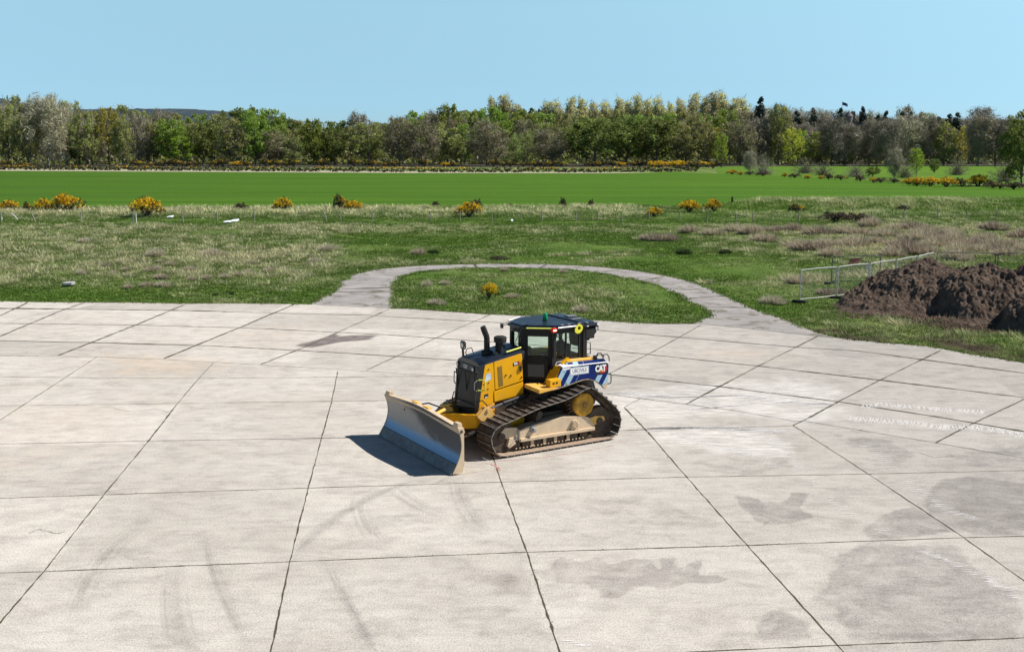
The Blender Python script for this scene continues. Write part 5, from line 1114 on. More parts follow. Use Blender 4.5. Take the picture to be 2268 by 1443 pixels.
def faceF(x,y,z): return Matrix.Translation((x,y,z))@Matrix(((0,0,1,0),(1,0,0,0),(0,1,0,0),(0,0,0,1)))
text('emblem','CAT',.135,faceF(fx_(2.12,.026),-.10,2.12),plain('silver_letters',(.5,.5,.5),.4),grl,.006,.004,sx=.85,space=.9)
b=MB(); P=[(1.90,-.60,1.86),(1.86,-.80,1.87),(1.85,-.83,1.84),(1.86,-.83,1.60),(1.87,-.80,1.57),(1.93,-.60,1.57)]; b.tube(P,.014,6); b.build('handrail',M['black'],grl,True)
b=MB(); P=[(1.90,.605,1.89),(1.78,.72,1.90),(1.77,.73,1.88),(1.785,.74,1.64),(1.80,.73,1.62),(1.92,.61,1.62)]; b.tube(P,.017,6); b.build('hi_vis_handrail',M['hiviz'],grl,True)
b=MB(); b.tube([(1.93,.60,1.88),(2.02,.62,1.84),(2.03,.62,1.64),(1.94,.60,1.60)],.011,6); b.build('handrail',M['galv'],grl,True)
# decals on the front side panel
b=MB(); b.prism([(1.665,2.02),(1.54,2.04),(1.525,1.86),(1.60,1.85),(1.70,1.80),(1.69,1.90)],.6015,.6035); b.build('warning_label',worn('pale_blue_sticker',(.72,.78,.85),(.12,.30,.48),.7,.4,scale=9),dz)
b=MB(); b.prism([(1.73,1.48),(1.61,1.50),(1.61,1.40),(1.73,1.38)],.6015,.6035); b.build('black_label',M['black'],dz)
b=MB(); b.prism([(1.71,1.415),(1.63,1.43),(1.63,1.405),(1.71,1.39)],.604,.606); b.build('white_label',M['white'],dz)
# model badge on the engine door
b=MB(); b.prism([(.86,2.235),(.66,2.265),(.66,2.17),(.86,2.14)],.606,.609); bd=b.build('model_badge',M['black'],dz)
b=MB(); b.prism([(.70,2.255),(.665,2.26),(.665,2.175),(.70,2.17)],.6095,.611); b.build('red_badge_end',M['red'],bd)
text('model_number','D6',.085,faceL(.775,.6105,2.205,.15),M['white'],bd,.004,.001)
b=MB()
for (x_,z_) in ((1.60,2.14),(1.74,1.76),(1.60,1.78),(1.76,1.60),(1.62,1.62)): b.cyl((x_,.598,z_),(x_,.612,z_),.017,n=8)
b.build('panel_bolt',M['blackm'],dz,True)
# exhaust, pre-cleaner, front lamp
b=MB(); b.cyl((1.34,.06,2.36),(1.34,.06,2.52),.15,n=18,bev=.015); b.tube([(1.34,.06,2.5),(1.34,.06,2.86),(1.36,.06,2.93),(1.44,.06,3.12),(1.46,.06,3.17)],.078,16,rs=[.08,.078,.078,.078,.072]); b.build('exhaust_stack',M['blackm'],dz,True)
b=MB(); b.cyl((1.06,.28,2.38),(1.06,.28,2.80),.078,n=16); b.cyl((1.14,.22,2.38),(1.14,.22,2.78),.03,n=10); b.lathe((1.06,.28,2.74),[(0,.10),(.02,.165),(.10,.172),(.155,.168),(.18,.12),(.185,.02)],'z',28); b.build('air_precleaner',M['blackm'],dz,True)
b=MB(); b.tube([(1.72,-.56,2.20),(1.72,-.56,2.38),(1.74,-.54,2.50),(1.76,-.50,2.54)],.032,8); b.tube([(1.76,-.60,2.55),(1.76,-.60,2.70),(1.76,-.56,2.72),(1.76,-.40,2.72),(1.76,-.36,2.70),(1.76,-.36,2.55),(1.76,-.40,2.53),(1.76,-.56,2.53)],.02,6,closed=True); lp=b.build('work_lamp',M['black'],dz,True)
b=MB(); b.lathe((1.72,-.48,2.63),[(0,.06),(.06,.085),(.07,.075)],'x',20); b.build('lamp_body',M['black'],lp,True); b=MB(); b.lathe((1.793,-.48,2.63),[(0,.07),(.008,.05)],'x',20); b.build('lens',M['lens'],lp,True)
# --- cab: hexagonal plan, angled doors
PL=[(.36,-.28),(.36,.28),(-.26,.80),(-1.27,.78),(-1.27,-.78),(-.26,-.80)]
ZB,ZT=1.60,3.06
cab=MB()
def post(p,z0,z1,r_=.055): cab.prism([(p[0]-r_,p[1]-r_),(p[0]+r_,p[1]-r_),(p[0]+r_,p[1]+r_),(p[0]-r_,p[1]+r_)],z0,z1,'z',bev=.012)
for p in PL: post(p,ZB,ZT,.05 if p[0]>0 else .065)
def wall(i,z0,z1,th=.06,f0=0.,f1=1.,mb=None,off=0.):
    a=Vector(PL[i]); c=Vector(PL[(i+1)%6]); A=a.lerp(c,f0); C=a.lerp(c,f1); t=(c-a).normalized(); nn=Vector((t.y,-t.x)); nn=nn if nn.dot((a+c)/2-Vector((-.45,0)))>0 else -nn
    A+=nn*off; C+=nn*off
    (mb or cab).prism([(A.x+nn.x*th/2,A.y+nn.y*th/2),(C.x+nn.x*th/2,C.y+nn.y*th/2),(C.x-nn.x*th/2,C.y-nn.y*th/2),(A.x-nn.x*th/2,A.y-nn.y*th/2)],z0,z1,'z',bev=.006)
for i in range(6): wall(i,2.93,ZT,.08)
wall(0,ZB,2.30); wall(3,ZB,1.98)
wall(2,ZB,2.24); wall(4,ZB,1.98); wall(2,2.24,2.93,.05,.39,.43); wall(2,2.24,2.93,.05,.82,1.)
cab.prism([(p[0]*.97-.01,p[1]*.97) for p in PL],ZB-.03,ZB+.02,'z')
cb=cab.build('cab',M['blackm'],dz)
def pane(i,z0,z1,f0=.06,f1=.94):
    g=MB(); wall(i,z0,z1,.008,f0,f1,mb=g); return g.build('window',M['glass'],cb)
pane(0,2.32,2.92); pane(2,2.25,2.92,.06,.39); pane(2,2.25,2.92,.43,.82); pane(3,2.0,2.92); pane(4,2.0,2.92)
for i in (1,5):   # angled doors
    g=MB(); 
    wall(i,2.86,2.94,.05,.05,.95,mb=g,off=.012); wall(i,ZB+.02,ZB+.16,.05,.10,.78,mb=g,off=.012); wall(i,ZB+.1,2.9,.05,.05,.17,mb=g,off=.012) ; wall(i,2.2,2.9,.05,.84,.95,mb=g,off=.012); wall(i,*((2.10,2.34) if i==1 else (1.9,2.04)),.05,.12,.90,mb=g,off=.012)
    wall(i,ZB+.15,2.12,.05,.72,.86,mb=g,off=.012)
    d_=g.build('door',M['blackm'],cb); g=MB(); wall(i,2.33 if i==1 else 2.04,2.87,.008,.16,.85,mb=g,off=.012); g.build('window',M['glass'],d_)
    g=MB(); wall(i,ZB+.15,2.11,.008,.16,.74,mb=g,off=.014); g.build('window',plain('smoked_pane',(.02,.025,.03),.12),d_)
    g=MB(); s_=1 if i==1 else -1; a=Vector(PL[1]).lerp(Vector(PL[2]),.80); g.tube([(a.x+.05,s_*(a.y+.05),1.95),(a.x+.07,s_*(a.y+.08),1.97),(a.x+.07,s_*(a.y+.08),2.28),(a.x+.05,s_*(a.y+.05),2.30)],.012,6); g.build('handle',M['black'],d_,True)
# interior
b=MB(); b.box((-1.05,0,1.76),(.32,1.3,.28),bev=.04); b.box((-.42,.0,1.68),(.5,.5,.12),bev=.03); b.box((.12,0,2.06),(.20,.44,.9),bev=.05); b.prism([(-.12,-.70),(-.25,-.74),(-1.1,-.72),(-1.1,-.50),(-.2,-.5)],1.62,1.98,'z',bev=.03); b.prism([(-.30,.52),(-1.1,.50),(-1.1,.72),(-.35,.74)],1.62,2.10,'z',bev=.03)
b.tube([(-.3,-.6,1.96),(-.32,-.6,2.12)],.02,6); b.tube([(-.3,.5,2.1),(-.25,.5,2.26)],.02,6); b.build('console',M['blackm'],cb,True)
b=MB(); b.box((-.80,.12,1.98),(.46,.46,.12),bev=.05); b.box((-1.10,.12,2.26),(.11,.42,.52),rot=(-.10,'Y'),bev=.045); b.box((-.84,.12,1.86),(.32,.34,.20),bev=.02); b.build('seat',M['blackm'],cb,True)
b=MB(); b.prism([(-1.22,2.93),(-1.22,2.52),(-1.12,2.50),(-1.08,2.62),(-1.06,2.93)],.34,.70,bev=.02); b.build('cab_cooler',M['blackm'],cb,True)
# roof
RP=[(.47,-.34),(.47,.34),(.36,.46),(-.22,.90),(-.40,.93),(-1.62,.90),(-1.70,.80),(-1.70,-.80),(-1.62,-.90),(-.40,-.93),(-.22,-.90),(.36,-.46)]
b=MB(); b.prism(RP,3.06,3.13,'z',bev=.02); b.prism([(x_*.93-.03,y_*.93) for x_,y_ in RP],3.12,3.17,'z',bev=.02); rf=b.build('roof',M['navy'],cb)
b=MB()
for y_ in (-.6,-.3,0,.3,.6): b.box((-.62,y_,3.172),(1.5 if abs(y_)>.5 else 1.9,.022,.012),bev=.004)
b.box((-1.1,0,3.185),(.04,1.5,.03)); b.build('roof_rib',M['navy'],rf)
for A,C,mt,nm in (((.37,.475,3.10),(-.20,.905,3.10),'hiviz','hi_vis_strip'),((.32,-.52,3.16),(-.26,-.91,3.16),'white','white_strip'),((-.33,.942,3.11),(-1.0,.925,3.11),'white','white_strip')):
    b=MB(); b.tube([A,C],.018,4); b.build(nm,M[mt],rf)
b=MB()
for x_ in (-.5,-.72,-1.05,-1.3): b.box((x_,.86,3.165),(.09,.07,.02),bev=.004)
b.box((-1.35,.3,3.19),(.35,.12,.02)); b.box((-1.5,-.2,3.19),(.3,.2,.02)); b.build('bracket',M['galv'],rf)
b=MB(); b.lathe((-.52,.0,3.16),[(0,.075),(.03,.075),(.03,.062)],'z',20); bc=b.build('beacon',M['black'],rf,True); b=MB(); b.lathe((-.52,0,3.19),[(0,.062),(.01,.066),(.14,.064),(.175,.055),(.18,.02)],'z',24); b.build('lens',M['green'],bc,True) if False else b.build('beacon_lens',M['green'],rf,True)
b=MB(); b.lathe((-.20,.915,3.06),[(-.06,.06),(.0,.10),(.05,.095),(.085,.05)],'y',20); rl=b.build('red_lamp',M['redlamp'],rf,True); rl.scale=(1,1,.72); rl.location=(0,0,3.06*.28)
b=MB(); b.box((-.19,1.0,3.06),(.10,.02,.04),bev=.01); b.build('red_lamp_glow',M['redglow'],rf)
b=MB(); b.box((-.33,.90,2.90),(.05,.06,.09),bev=.01); b.build('small_camera',M['galv'],cb)
# yellow seat-belt style ring bracket hanging from the rear side of the roof
b=MB(); n=28; vs_=[];fs=[]
for k in range(n):
    a=2*math.pi*k/n; ux,uz=math.cos(a),math.sin(a); ro=.115+.05*max(0,math.cos(a-4.1))**2
    for rr,yy in ((ro,.955),(.05,.955),(.05,.975),(ro,.975)): vs_.append((-.985-ux*rr*1.0,yy,3.055+uz*rr*.95))
for k in range(n):
    k2=(k+1)%n
    for j in range(4): fs.append((k*4+j,k*4+(j+1)%4,k2*4+(j+1)%4,k2*4+j))
b.add(vs_,fs); b.build('yellow_ring',plain('bright_yellow',(.80,.74,.05),.4),rf)
# rear lamps, condenser, mirror bar
b=MB(); b.prism([(-1.34,3.05),(-1.74,3.05),(-1.74,2.84),(-1.62,2.72),(-1.34,2.72)],-.72,.72,bev=.03); b.box((-1.42,.80,2.86),(.30,.12,.30),bev=.03); b.box((-1.50,.50,2.66),(.18,.2,.10),bev=.02)
for y_ in (.6,-.6): b.tube([(-1.25,y_,2.70),(-1.45,y_,2.62),(-1.55,y_,2.66)],.02,6)
cn=b.build('condenser',M['blackm'],cb)
for (x_,y_,z_) in ((-1.66,.74,2.98),(-1.66,-.74,2.98)):
    b=MB(); b.box((x_,y_,z_),(.13,.17,.15),bev=.025); wl=b.build('rear_work_lamp',M['black'],cn); b=MB(); b.box((x_+.01,y_+.09*(1 if y_>0 else -1),z_-.01),(.06,.012,.09),bev=.01); b.build('lens',M['lens'],wl)
b=MB(); b.box((-1.66,.78,3.075),(.14,.14,.018)); b.box((-1.30,.90,3.075),(.06,.05,.02)); b.build('white_clip',M['white'],cn)
# front corner lamps, mirror bracket, aerial, wipers
for s_ in (1,-1):
    b=MB(); b.tube([(.42,s_*.36,3.10),(.62,s_*.30,3.08),(.66,s_*.28,3.08)],.014,6); b.tube([(.30,s_*.42,3.18),(.62,s_*.32,3.12)],.010,6); b.box((.69,s_*.27,3.08),(.06,.10,.13),bev=.02); b.build('roof_lamp',M['black'],rf)
b=MB(); b.tube([(.44,.30,3.02),(.66,.34,2.72)],.005,4); b.build('aerial',M['galv'],cb)
for nm_,P_,r_ in (('wiper',[(.40,-.1,2.5),(.405,.1,2.85)],.008),('grab_rail',[(.38,.20,2.95),(.43,.22,2.85),(.43,.22,2.62),(.38,.20,2.55)],.010),('grab_rail',[(-.28,.83,2.85),(-.24,.88,2.82),(-.24,.88,2.35),(-.28,.83,2.3)],.012),('grab_rail',[(-1.30,.80,2.62),(-1.44,.84,2.60),(-1.45,.84,2.30),(-1.32,.80,2.28)],.014),('window_guard',[(-.18,-.84,2.38),(-.18,-.84,2.88)],.010)):
    b=MB(); b.tube(P_,r_,6)
    if nm_=='window_guard':
        for z_ in (2.42,2.56,2.7,2.84): b.tube([(-.33,-.84,z_),(-.18,-.84,z_)],.008,4)
    b.build(nm_,M['black'],cb,True)
# --- rear tanks / fenders with livery
for s_ in (1,-1):
    o_=1.20
    b=MB(); prof=[(-.27,2.10),(-1.72,2.085),(-1.80,2.02),(-1.80,1.55),(-1.62,1.44),(-1.50,1.53),(-1.36,1.63),(-1.15,1.70),(-.95,1.70),(-.78,1.665),(-.45,1.60),(-.02,1.54)]
    b.prism([(p[0],p[1]) for p in prof],*sorted((s_*(o_-.03),s_*o_)),bev=.006); sp=b.build('rear_side_panel',M['livery'],dz)
    b=MB(); b.prism([(-.27,2.095),(-1.78,2.07),(-1.78,1.60),(-1.55,1.55),(-1.36,1.66),(-1.15,1.73),(-.95,1.73),(-.45,1.63),(-.03,1.57)],*sorted((s_*.80,s_*(o_-.031))),bev=.01); fd=b.build('fuel_tank' if s_>0 else 'fender',M['yellow'],dz)
    # sloping blue shoulder above the side panel
    b=MB(); x0,x1=-.50,-1.74
    b.add([(x0,s_*o_,2.105),(x1,s_*o_,2.095),(x1,s_*1.05,2.17),(x0,s_*1.05,2.18),(x0,s_*1.05,2.09),(x1,s_*1.05,2.08)],[(0,1,2,3),(0,3,4),(1,5,2),(0,4,5,1)]); b.build('blue_shoulder',M['livery'],sp)
    b=MB(); b.tube([(-.30,s_*(o_+.004),2.105),(-1.78,s_*(o_+.004),2.095)],.016,6); b.build('white_edge',M['white'],sp)
    b=MB(); b.prism([(-.28,s_*1.20),(-.28,s_*1.02),(-.62,s_*1.02),(-.66,s_*1.20)],2.11,2.135,'z'); b.prism([(-.27,2.13),(-.60,2.13),(-.52,2.02),(-.33,2.02)],*sorted((s_*1.199,s_*1.2035))); b.build('white_patch',M['white'],sp)
    b=MB(); b.prism([(-.55,2.12),(-1.50,2.11),(-1.50,2.20),(-.55,2.215)],*sorted((s_*.80,s_*1.06)),bev=.01); b.build('yellow_deck',M['yellow2'],fd)
    b=MB(); b.prism([(-.44,2.13),(-.40,2.17),(-.62,2.30),(-.74,2.16)],*sorted((s_*.92,s_*1.02)),bev=.01); b.build('yellow_wedge',M['yellow'],fd)
    b=MB()
    for (xx,yy,ww) in ((-1.55,1.10,.17),(-1.68,.92,.17),(-1.72,1.16,.15)): b.tube([(xx+ww/2,s_*yy,2.10),(xx+ww/2,s_*yy,2.24),(xx+ww/4,s_*yy,2.30),(xx-ww/3,s_*yy,2.30),(xx-ww*.8,s_*yy,2.22),(xx-ww*.85,s_*yy,2.10)],.014,6)
    b.cyl((-1.46,s_*1.04,2.1),(-1.46,s_*1.04,2.27),.06,n=12); b.build('grab_rail',M['black'],fd,True)
    b=MB(); b.tube([(-1.78,s_*1.14,1.74),(-1.90,s_*1.16,1.74),(-1.92,s_*1.16,1.70),(-1.92,s_*1.16,1.52),(-1.90,s_*1.16,1.48),(-1.78,s_*1.12,1.46)],.014,6); b.build('rear_handrail',M['black'],fd,True)
    b=MB(); b.tube([(-.02,s_*1.17,1.525),(-.45,s_*1.17,1.585),(-.80,s_*1.17,1.655),(-1.0,s_*1.17,1.69),(-1.2,s_*1.17,1.685),(-1.4,s_*1.17,1.61),(-1.60,s_*1.17,1.46),(-1.68,s_*1.17,1.38)],.028,6); b.prism([(-1.66,1.50),(-1.80,1.52),(-1.80,1.42),(-1.74,1.34)],*sorted((s_*1.0,s_*1.16))); b.build('mud_lip',M['dust'],sp)
    b=MB(); b.tube([(-.20,s_*1.0,2.12),(-.30,s_*.92,2.18),(-.5,s_*.88,2.20)],.016,6); b.tube([(-.22,s_*1.06,2.13),(-.45,s_*.98,2.16)],.012,6); b.build('step_rail',M['galv'],fd,True)
    if s_>0:
        b=MB(); b.prism([(-.545,2.055),(-1.150,2.055),(-1.150,1.855),(-.545,1.845)],1.2015,1.2045,bev=.0); sg=b.build('company_sign',M['white'],sp)
        b=MB(); 
        for q in (((-.555,2.043),(-1.140,2.043),(-1.140,2.036),(-.555,2.036)),((-.555,1.866),(-1.140,1.872),(-1.140,1.865),(-.555,1.859)),((-.555,2.043),(-.562,2.043),(-.562,1.86),(-.555,1.86)),((-1.133,2.043),(-1.140,2.043),(-1.140,1.866),(-1.133,1.866))): b.prism(list(q),1.205,1.206)
        b.build('sign_border',M['greyletter'],sg)
        text('sign_lettering','UBCIVILS',.132,faceL(-.848,1.2055,1.95),M['greyletter'],sg,.0015,.0008,sx=.88,space=.98)
        b=MB(); b.prism([(-1.375,2.065),(-1.775,2.06),(-1.775,1.785),(-1.375,1.79)],1.2015,1.2045); kb=b.build('maker_plate',M['black'],sp)
        b=MB(); n=30; vs_=[];fs=[]
        for k in range(n+1):
            a=-2.3+3.9*k/n; vs_+=[(-1.60-.145*math.cos(a),1.2055,1.925+.118*math.sin(a)),(-1.60-.105*math.cos(a),1.2055,1.925+.082*math.sin(a))]
        b.add(vs_,[(2*k,2*k+1,2*k+3,2*k+2) for k in range(n)]); b.prism([(-1.62,1.86),(-1.72,1.88),(-1.745,1.93),(-1.70,2.0),(-1.66,1.95)],1.205,1.2058); b.build('red_ring',M['red'],kb)
        text('maker_letters','CAT',.235,faceL(-1.535,1.207,1.935),M['white'],kb,.012,.001,sx=.80,space=.88)
        b=MB(); b.prism([(-1.48,1.86),(-1.62,1.86),(-1.55,1.915)],1.2085,1.2095); b.build('yellow_triangle',M['yellow'],kb)
        b=MB()
        for (x_,z_) in ((-.36,1.97),(-.42,1.66),(-.44,1.62),(-1.68,1.66),(-1.30,2.0),(-1.28,1.86)): b.cyl((x_,1.198,z_),(x_,1.208,z_),.014,n=8)
        b.build('panel_bolt',M['blackm'],sp)
b=MB(); b.prism([(-1.15,1.5),(-1.80,1.5),(-1.95,1.0),(-1.85,.75),(-1.2,.8)],-.50,.50,bev=.03); b.box((-1.78,0,1.85),(.08,1.6,.5),bev=.02); b.build('rear_housing',M['black'],dz)
# front wall of the tank beside the door
b=MB(); b.prism([(-.26,2.09),(-.30,2.09),(-.02,1.57),(.05,1.57)],.78,1.17); b.build('tank_front',M['yellow'],dz)
# --- steps and tool box
b=MB(); b.prism([(.50,.60),(.54,1.38),(.40,1.40),(.06,1.40),(-.10,1.30),(-.02,.80),(.10,.60)],1.60,1.63,'z',bev=.006); b.prism([(.515,.62),(.555,1.39),(.54,1.39),(.50,.62)],1.535,1.635,'z'); b.prism([(.54,1.53),(.54,1.632),(.06,1.632),(-.08,1.60)],1.385,1.405,'y'); b.build('step_plate',M['yellow2'],dz)
b=MB(); b.box((.56,1.13,1.585),(.006,.20,.03)); b.build('hi_vis_strip',M['hiviz'],dz)
b=MB(); b.box((.02,1.27,1.735),(.34,.20,.20),bev=.012); tb=b.build('tool_box',M['yellow'],dz); b=MB(); b.box((.08,1.372,1.74),(.06,.01,.04)); b.box((-.02,1.372,1.745),(.05,.01,.05)); b.build('latch',M['black'],tb)
b=MB(); b.prism([(.50,1.53),(.1,1.53),(.1,1.30),(.42,1.38)],-1.1,1.1,bev=.02); b.build('step_bracket',M['blackm'],dz)
# --- blade
BW=2.13
def face(z):   # concave mouldboard: x of the front surface by height
    return 3.50-.20*math.sin(math.pi*min(1,max(0,(z-.02))/1.22))-.11*z
zs=[.22,.32,.42,.52,.62,.72,.82,.92,1.02,1.12,1.20,1.28]
b=MB(); ny_=28; V=[];Fb=[]
for z0 in zs:
    for j in range(ny_+1):
        y_=-BW+2*BW*j/ny_; crown=.13*max(0,1-max(0,(abs(y_)-.30))/(BW-.30)); ztop=1.14+crown; z_=.22+(z0-.22)*(ztop-.22)/(1.28-.22); V.append((face(z_),y_,z_))
n0=len(V); V+= [(x_-.045,y_,z_) for x_,y_,z_ in V]; w_=ny_+1; R_=len(zs)
for i in range(R_-1):
    for j in range(ny_): Fb.append((i*w_+j,i*w_+j+1,(i+1)*w_+j+1,(i+1)*w_+j)); Fb.append((n0+i*w_+j,n0+(i+1)*w_+j,n0+(i+1)*w_+j+1,n0+i*w_+j+1))
for i in range(R_-1): Fb.append((i*w_,(i+1)*w_,n0+(i+1)*w_,n0+i*w_)); Fb.append((i*w_+ny_,n0+i*w_+ny_,n0+(i+1)*w_+ny_,(i+1)*w_+ny_))
for j in range(ny_): Fb.append((j,n0+j,n0+j+1,j+1)); k=(R_-1)*w_; Fb.append((k+j,k+j+1,n0+k+j+1,n0+k+j))
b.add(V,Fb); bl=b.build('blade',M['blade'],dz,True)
b=MB(); b.prism([(3.515,.0),(3.54,.02),(face(.24)+.022,.255),(face(.24)-.004,.255),(3.47,.0)],-BW,BW,'y'); ce=b.build('cutting_edge',M['edge'],bl)
b=MB()
for y_ in np.arange(-BW+.08,BW,.155):
    for z_ in (.09,.17): x_=face(.24)+.03+(.24-z_)*.22; b.cyl((x_-.02,y_,z_),(x_+.006,y_,z_),.016,n=8)
b.build('edge_bolts',M['chain'],ce)
# back of the blade: box rails, end plates, ribs
def crown(y_): return .13*max(0,1-max(0,(abs(y_)-.30))/(BW-.30))
b=MB()
for s_ in (1,-1):
    for (ya,yb) in ((0,.3),(.3,BW)):
        za,zb=1.14+crown(ya),1.14+crown(yb); xa,xb=face(za),face(zb)
        vs_=[(xa-.005,s_*ya,za+.012),(xa-.16,s_*ya,za-.0),(xa-.20,s_*ya,za-.13),(xa-.03,s_*ya,za-.14),(xb-.005,s_*yb,zb+.012),(xb-.16,s_*yb,zb-.0),(xb-.20,s_*yb,zb-.13),(xb-.03,s_*yb,zb-.14)]
        b.add(vs_,[(0,1,5,4),(1,2,6,5),(2,3,7,6),(3,0,4,7),(0,3,2,1),(4,5,6,7)])
b.build('top_rail',M['dust'],bl)
b=MB(); b.prism([(face(.3)-.05,.30),(face(.3)-.20,.26),(3.18,.08),(3.40,.06)],-BW+.05,BW-.05,bev=.01); b.build('bottom_rail',M['yellow2'],bl)
for y_ in (-1.5,-.75,.75,1.5): b=MB(); b.prism([(face(z_)-.05,z_) for z_ in (1.1,1.0,.9,.8,.7,.6,.5,.4,.3,.22)]+[(3.16,.2),(3.0,.5),(3.12,1.05)],y_-.02,y_+.02); b.build('stiffener',M['yellow2'],bl)
for s_ in (1,-1):
    y0,y1=sorted((s_*(BW-.002),s_*(BW+.03))); b=MB(); b.prism([(face(z_)+.008,z_) for z_ in (1.15,1.0,.9,.8,.7,.6,.5,.4,.25)]+[(3.49,.03),(3.22,.03),(3.17,.20),(3.17,1.13)],y0,y1,bev=.004); b.build('end_plate',M['dust'],bl)
    b=MB(); b.prism([(3.34,1.12),(3.30,1.25),(3.20,1.26),(3.16,1.10)],*sorted((s_*(BW-.26),s_*(BW-.03))),bev=.02); b.build('lifting_lug',M['dust'],bl)
    b=MB(); b.cyl((3.24,s_*(BW+.025),1.06),(3.24,s_*(BW+.05),1.06),.035,n=14); b.build('pin',M['chain'],bl)
    b=MB(); b.box((3.24,s_*.32,1.27),(.12,.30,.06),bev=.02); b.build('hinge_cap',M['yellow2'],bl)
b=MB(); b.lathe((0,0,0),[(0,.035),(.01,.03)],'x',14); o=b.build('towing_hole',M['chain'],bl); o.location=(face(.95)+.002,-1.0,.95); 
# C-frame
b=MB()
def arm(pts,h,th):   # plate following pts (x,y,zc) of height h
    P=[Vector(p) for p in pts]; n=len(P); V=[]
    for i,p in enumerate(P):
        t=(P[min(i+1,n-1)]-P[max(i-1,0)]); t.z=0; t.normalize(); nn=Vector((-t.y,t.x,0)); hh=h[i] if isinstance(h,list) else h
        for a,c in ((-.5,-.5),(.5,-.5),(.5,.5),(-.5,.5)): V.append(p+nn*a*th+Vector((0,0,c*hh)))
    b.add(V,[(i*4+k,i*4+(k+1)%4,(i+1)*4+(k+1)%4,(i+1)*4+k) for i in range(n-1) for k in range(4)]+[(0,1,2,3),((n-1)*4,(n-1)*4+3,(n-1)*4+2,(n-1)*4+1)])
for s_ in (1,-1): arm([(3.0,s_*.05,.78),(2.75,s_*.16,.80),(2.45,s_*.34,.82),(2.2,s_*.52,.82),(2.0,s_*.63,.82),(1.7,s_*.68,.78),(1.2,s_*.68,.70),(.6,s_*.68,.62)],[.40,.42,.40,.36,.36,.34,.30,.26],.15)
cf=b.build('c_frame',M['yellow'],dz)
b=MB(); b.prism([(2.72,1.0),(2.62,1.22),(2.44,1.22),(2.36,1.0)],-.10,.10,bev=.012); b.box((2.95,0,.62),(.2,.34,.5),bev=.03); b.build('nose_block',M['yellow2'],cf)
for s_ in (1,-1):
    b=MB(); b.prism([(2.06,.98),(1.84,1.18),(1.74,1.22),(1.66,1.16),(1.46,.86),(1.62,.74),(1.95,.86)],*sorted((s_*.78,s_*.815)),bev=.008); b.prism([(2.06,.98),(1.84,1.18),(1.74,1.20),(1.80,1.0)],*sorted((s_*.66,s_*.70)),bev=.006); b.cyl((1.74,s_*.64,1.12),(1.74,s_*.85,1.12),.045,n=14); b.build('lift_bracket',M['yellow2'],cf)
    b=MB(); b.tube([(2.0,s_*.62,.99),(2.02,s_*.64,1.18),(1.96,s_*.66,1.33),(1.84,s_*.70,1.36),(1.72,s_*.74,1.22),(1.70,s_*.75,1.12)],.016,7); b.build('hydraulic_hose',M['black'],cf,True)
    b=MB(); b.cyl((1.22,s_*.74,1.225),(.45,s_*.70,1.36),.058,n=16,bev=.008); b.cyl((1.25,s_*.742,1.22),(1.18,s_*.74,1.232),.068,n=16); b.box((.95,s_*.79,1.215),(.05,.05,.08),bev=.01); b.tube([(1.2,s_*.79,1.17),(.8,s_*.78,1.25),(.5,s_*.76,1.30)],.014,6); cy=b.build('lift_cylinder',M['black'],dz,True)
    b=MB(); b.cyl((1.74,s_*.75,1.12),(1.22,s_*.74,1.225),.028,n=14); b.build('piston_rod',M['chrome'],cy,True)
    b=MB(); b.cyl((3.08,s_*1.5,.62),(2.35,s_*.95,.58),.03,n=12,mi=0); b.cyl((2.45,s_*1.0,.585),(1.95,s_*.66,.56),.06,n=14,mi=1); b.build('angle_cylinder',[M['chrome'],M['black']],dz,True)
    b=MB(); b.tube([(2.66,s_*.1,1.12),(2.9,s_*.3,1.22),(3.15,s_*.5,1.15)],.02,6); b.tube([(2.5,s_*.12,1.18),(2.2,s_*.3,1.15),(1.98,s_*.4,1.1)],.018,6); b.build('blade_hose',M['black'],cf,True)
b=MB(); b.cyl((2.54,.08,1.12),(3.18,.62,1.14),.045,n=12); b.build('tilt_cylinder',M['yellow2'],cf,True)
b=MB(); b.box((2.12,0,.62),(.5,.9,.3),bev=.03); b.build('belly_guard',M['chain'],dz)
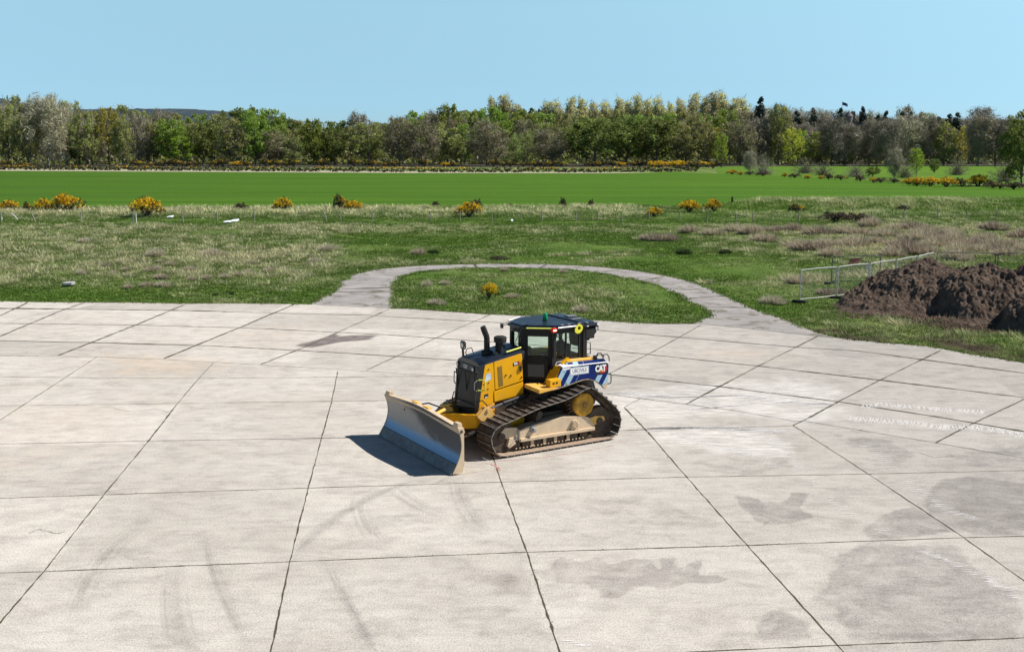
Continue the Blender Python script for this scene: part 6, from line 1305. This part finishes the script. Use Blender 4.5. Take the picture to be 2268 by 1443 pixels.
# --- driver (seated, dark clothing), a thing of its own sitting in the cab
def person():
    me=D.meshes.new('person'); vs_=[(0,0,0),(0,0,.20),(0,0,.42),(.01,0,.53),(.03,0,.60),(.05,0,.70),(.05,0,.79), (0,.10,0),(.42,.14,.02),(.50,.15,-.38),(.62,.15,-.42),(0,-.10,0),(.42,-.14,.02),(.50,-.15,-.38),(.62,-.15,-.42),
     (0,.16,.44),(.12,.22,.22),(.36,.24,.16),(.44,.22,.16),(0,-.16,.44),(.12,-.22,.22),(.36,-.24,.16),(.44,-.22,.16)]
    ed=[(0,1),(1,2),(2,3),(3,4),(4,5),(5,6),(0,7),(7,8),(8,9),(9,10),(0,11),(11,12),(12,13),(13,14),(2,15),(15,16),(16,17),(17,18),(2,19),(19,20),(20,21),(21,22)]
    rad=[.13,.125,.12,.055,.052,.095,.08,.10,.08,.055,.045,.11,.08,.055,.045,.065,.048,.038,.03,.065,.048,.038,.03]
    me.from_pydata(vs_,ed,[]); o=D.objects.new('person',me); COL.objects.link(o); o.modifiers.new('Skin','SKIN'); 
    sk_=me.skin_vertices[0].data if me.skin_vertices else None
    if not me.skin_vertices:
        bm=bmesh.new(); bm.from_mesh(me); bm.verts.layers.skin.verify(); bm.to_mesh(me); bm.free(); sk_=me.skin_vertices[0].data
    for i,r_ in enumerate(rad): sk_[i].radius=(r_,r_*(1.15 if i<3 else 1.)); sk_[i].use_root=(i==0)
    ss=o.modifiers.new('Sub','SUBSURF'); ss.levels=2; ss.render_levels=2
    me.materials.append(M['cloth']); return o
pe=person(); Mz=Matrix.Translation((O2.x,O2.y,0))@Matrix.Rotation(HD,4,'Z'); pe.matrix_world=Mz@Matrix.Translation((-.97,.12,2.08)); tag(pe,'driver in dark clothes sitting in the cab of the bulldozer, seen as a silhouette','person')
b=MB(); b.lathe((0,0,0),[(-.11,.05),(-.05,.088),(.03,.092),(.09,.07),(.115,.02)],'z',16); hd_=b.build('hair',M['cloth'],pe,True); hd_.location=(.035,0,.79)
b=MB()
for s_ in (1,-1):
    b.box((.46,.22*s_,.155),(.07,.075,.028),bev=.01)
    for k in range(4): y_=.22*s_+(k-1.5)*.019; b.tube([(.48,y_,.165),(.54+.006*(k%2),y_,.16),(.565,y_,.135),(.56,y_,.115)],.008,5)
    b.tube([(.45,.22*s_-s_*.035,.15),(.49,.22*s_-s_*.06,.14),(.52,.22*s_-s_*.055,.13)],.009,5)
b.build('hands',M['skin'],pe,True)
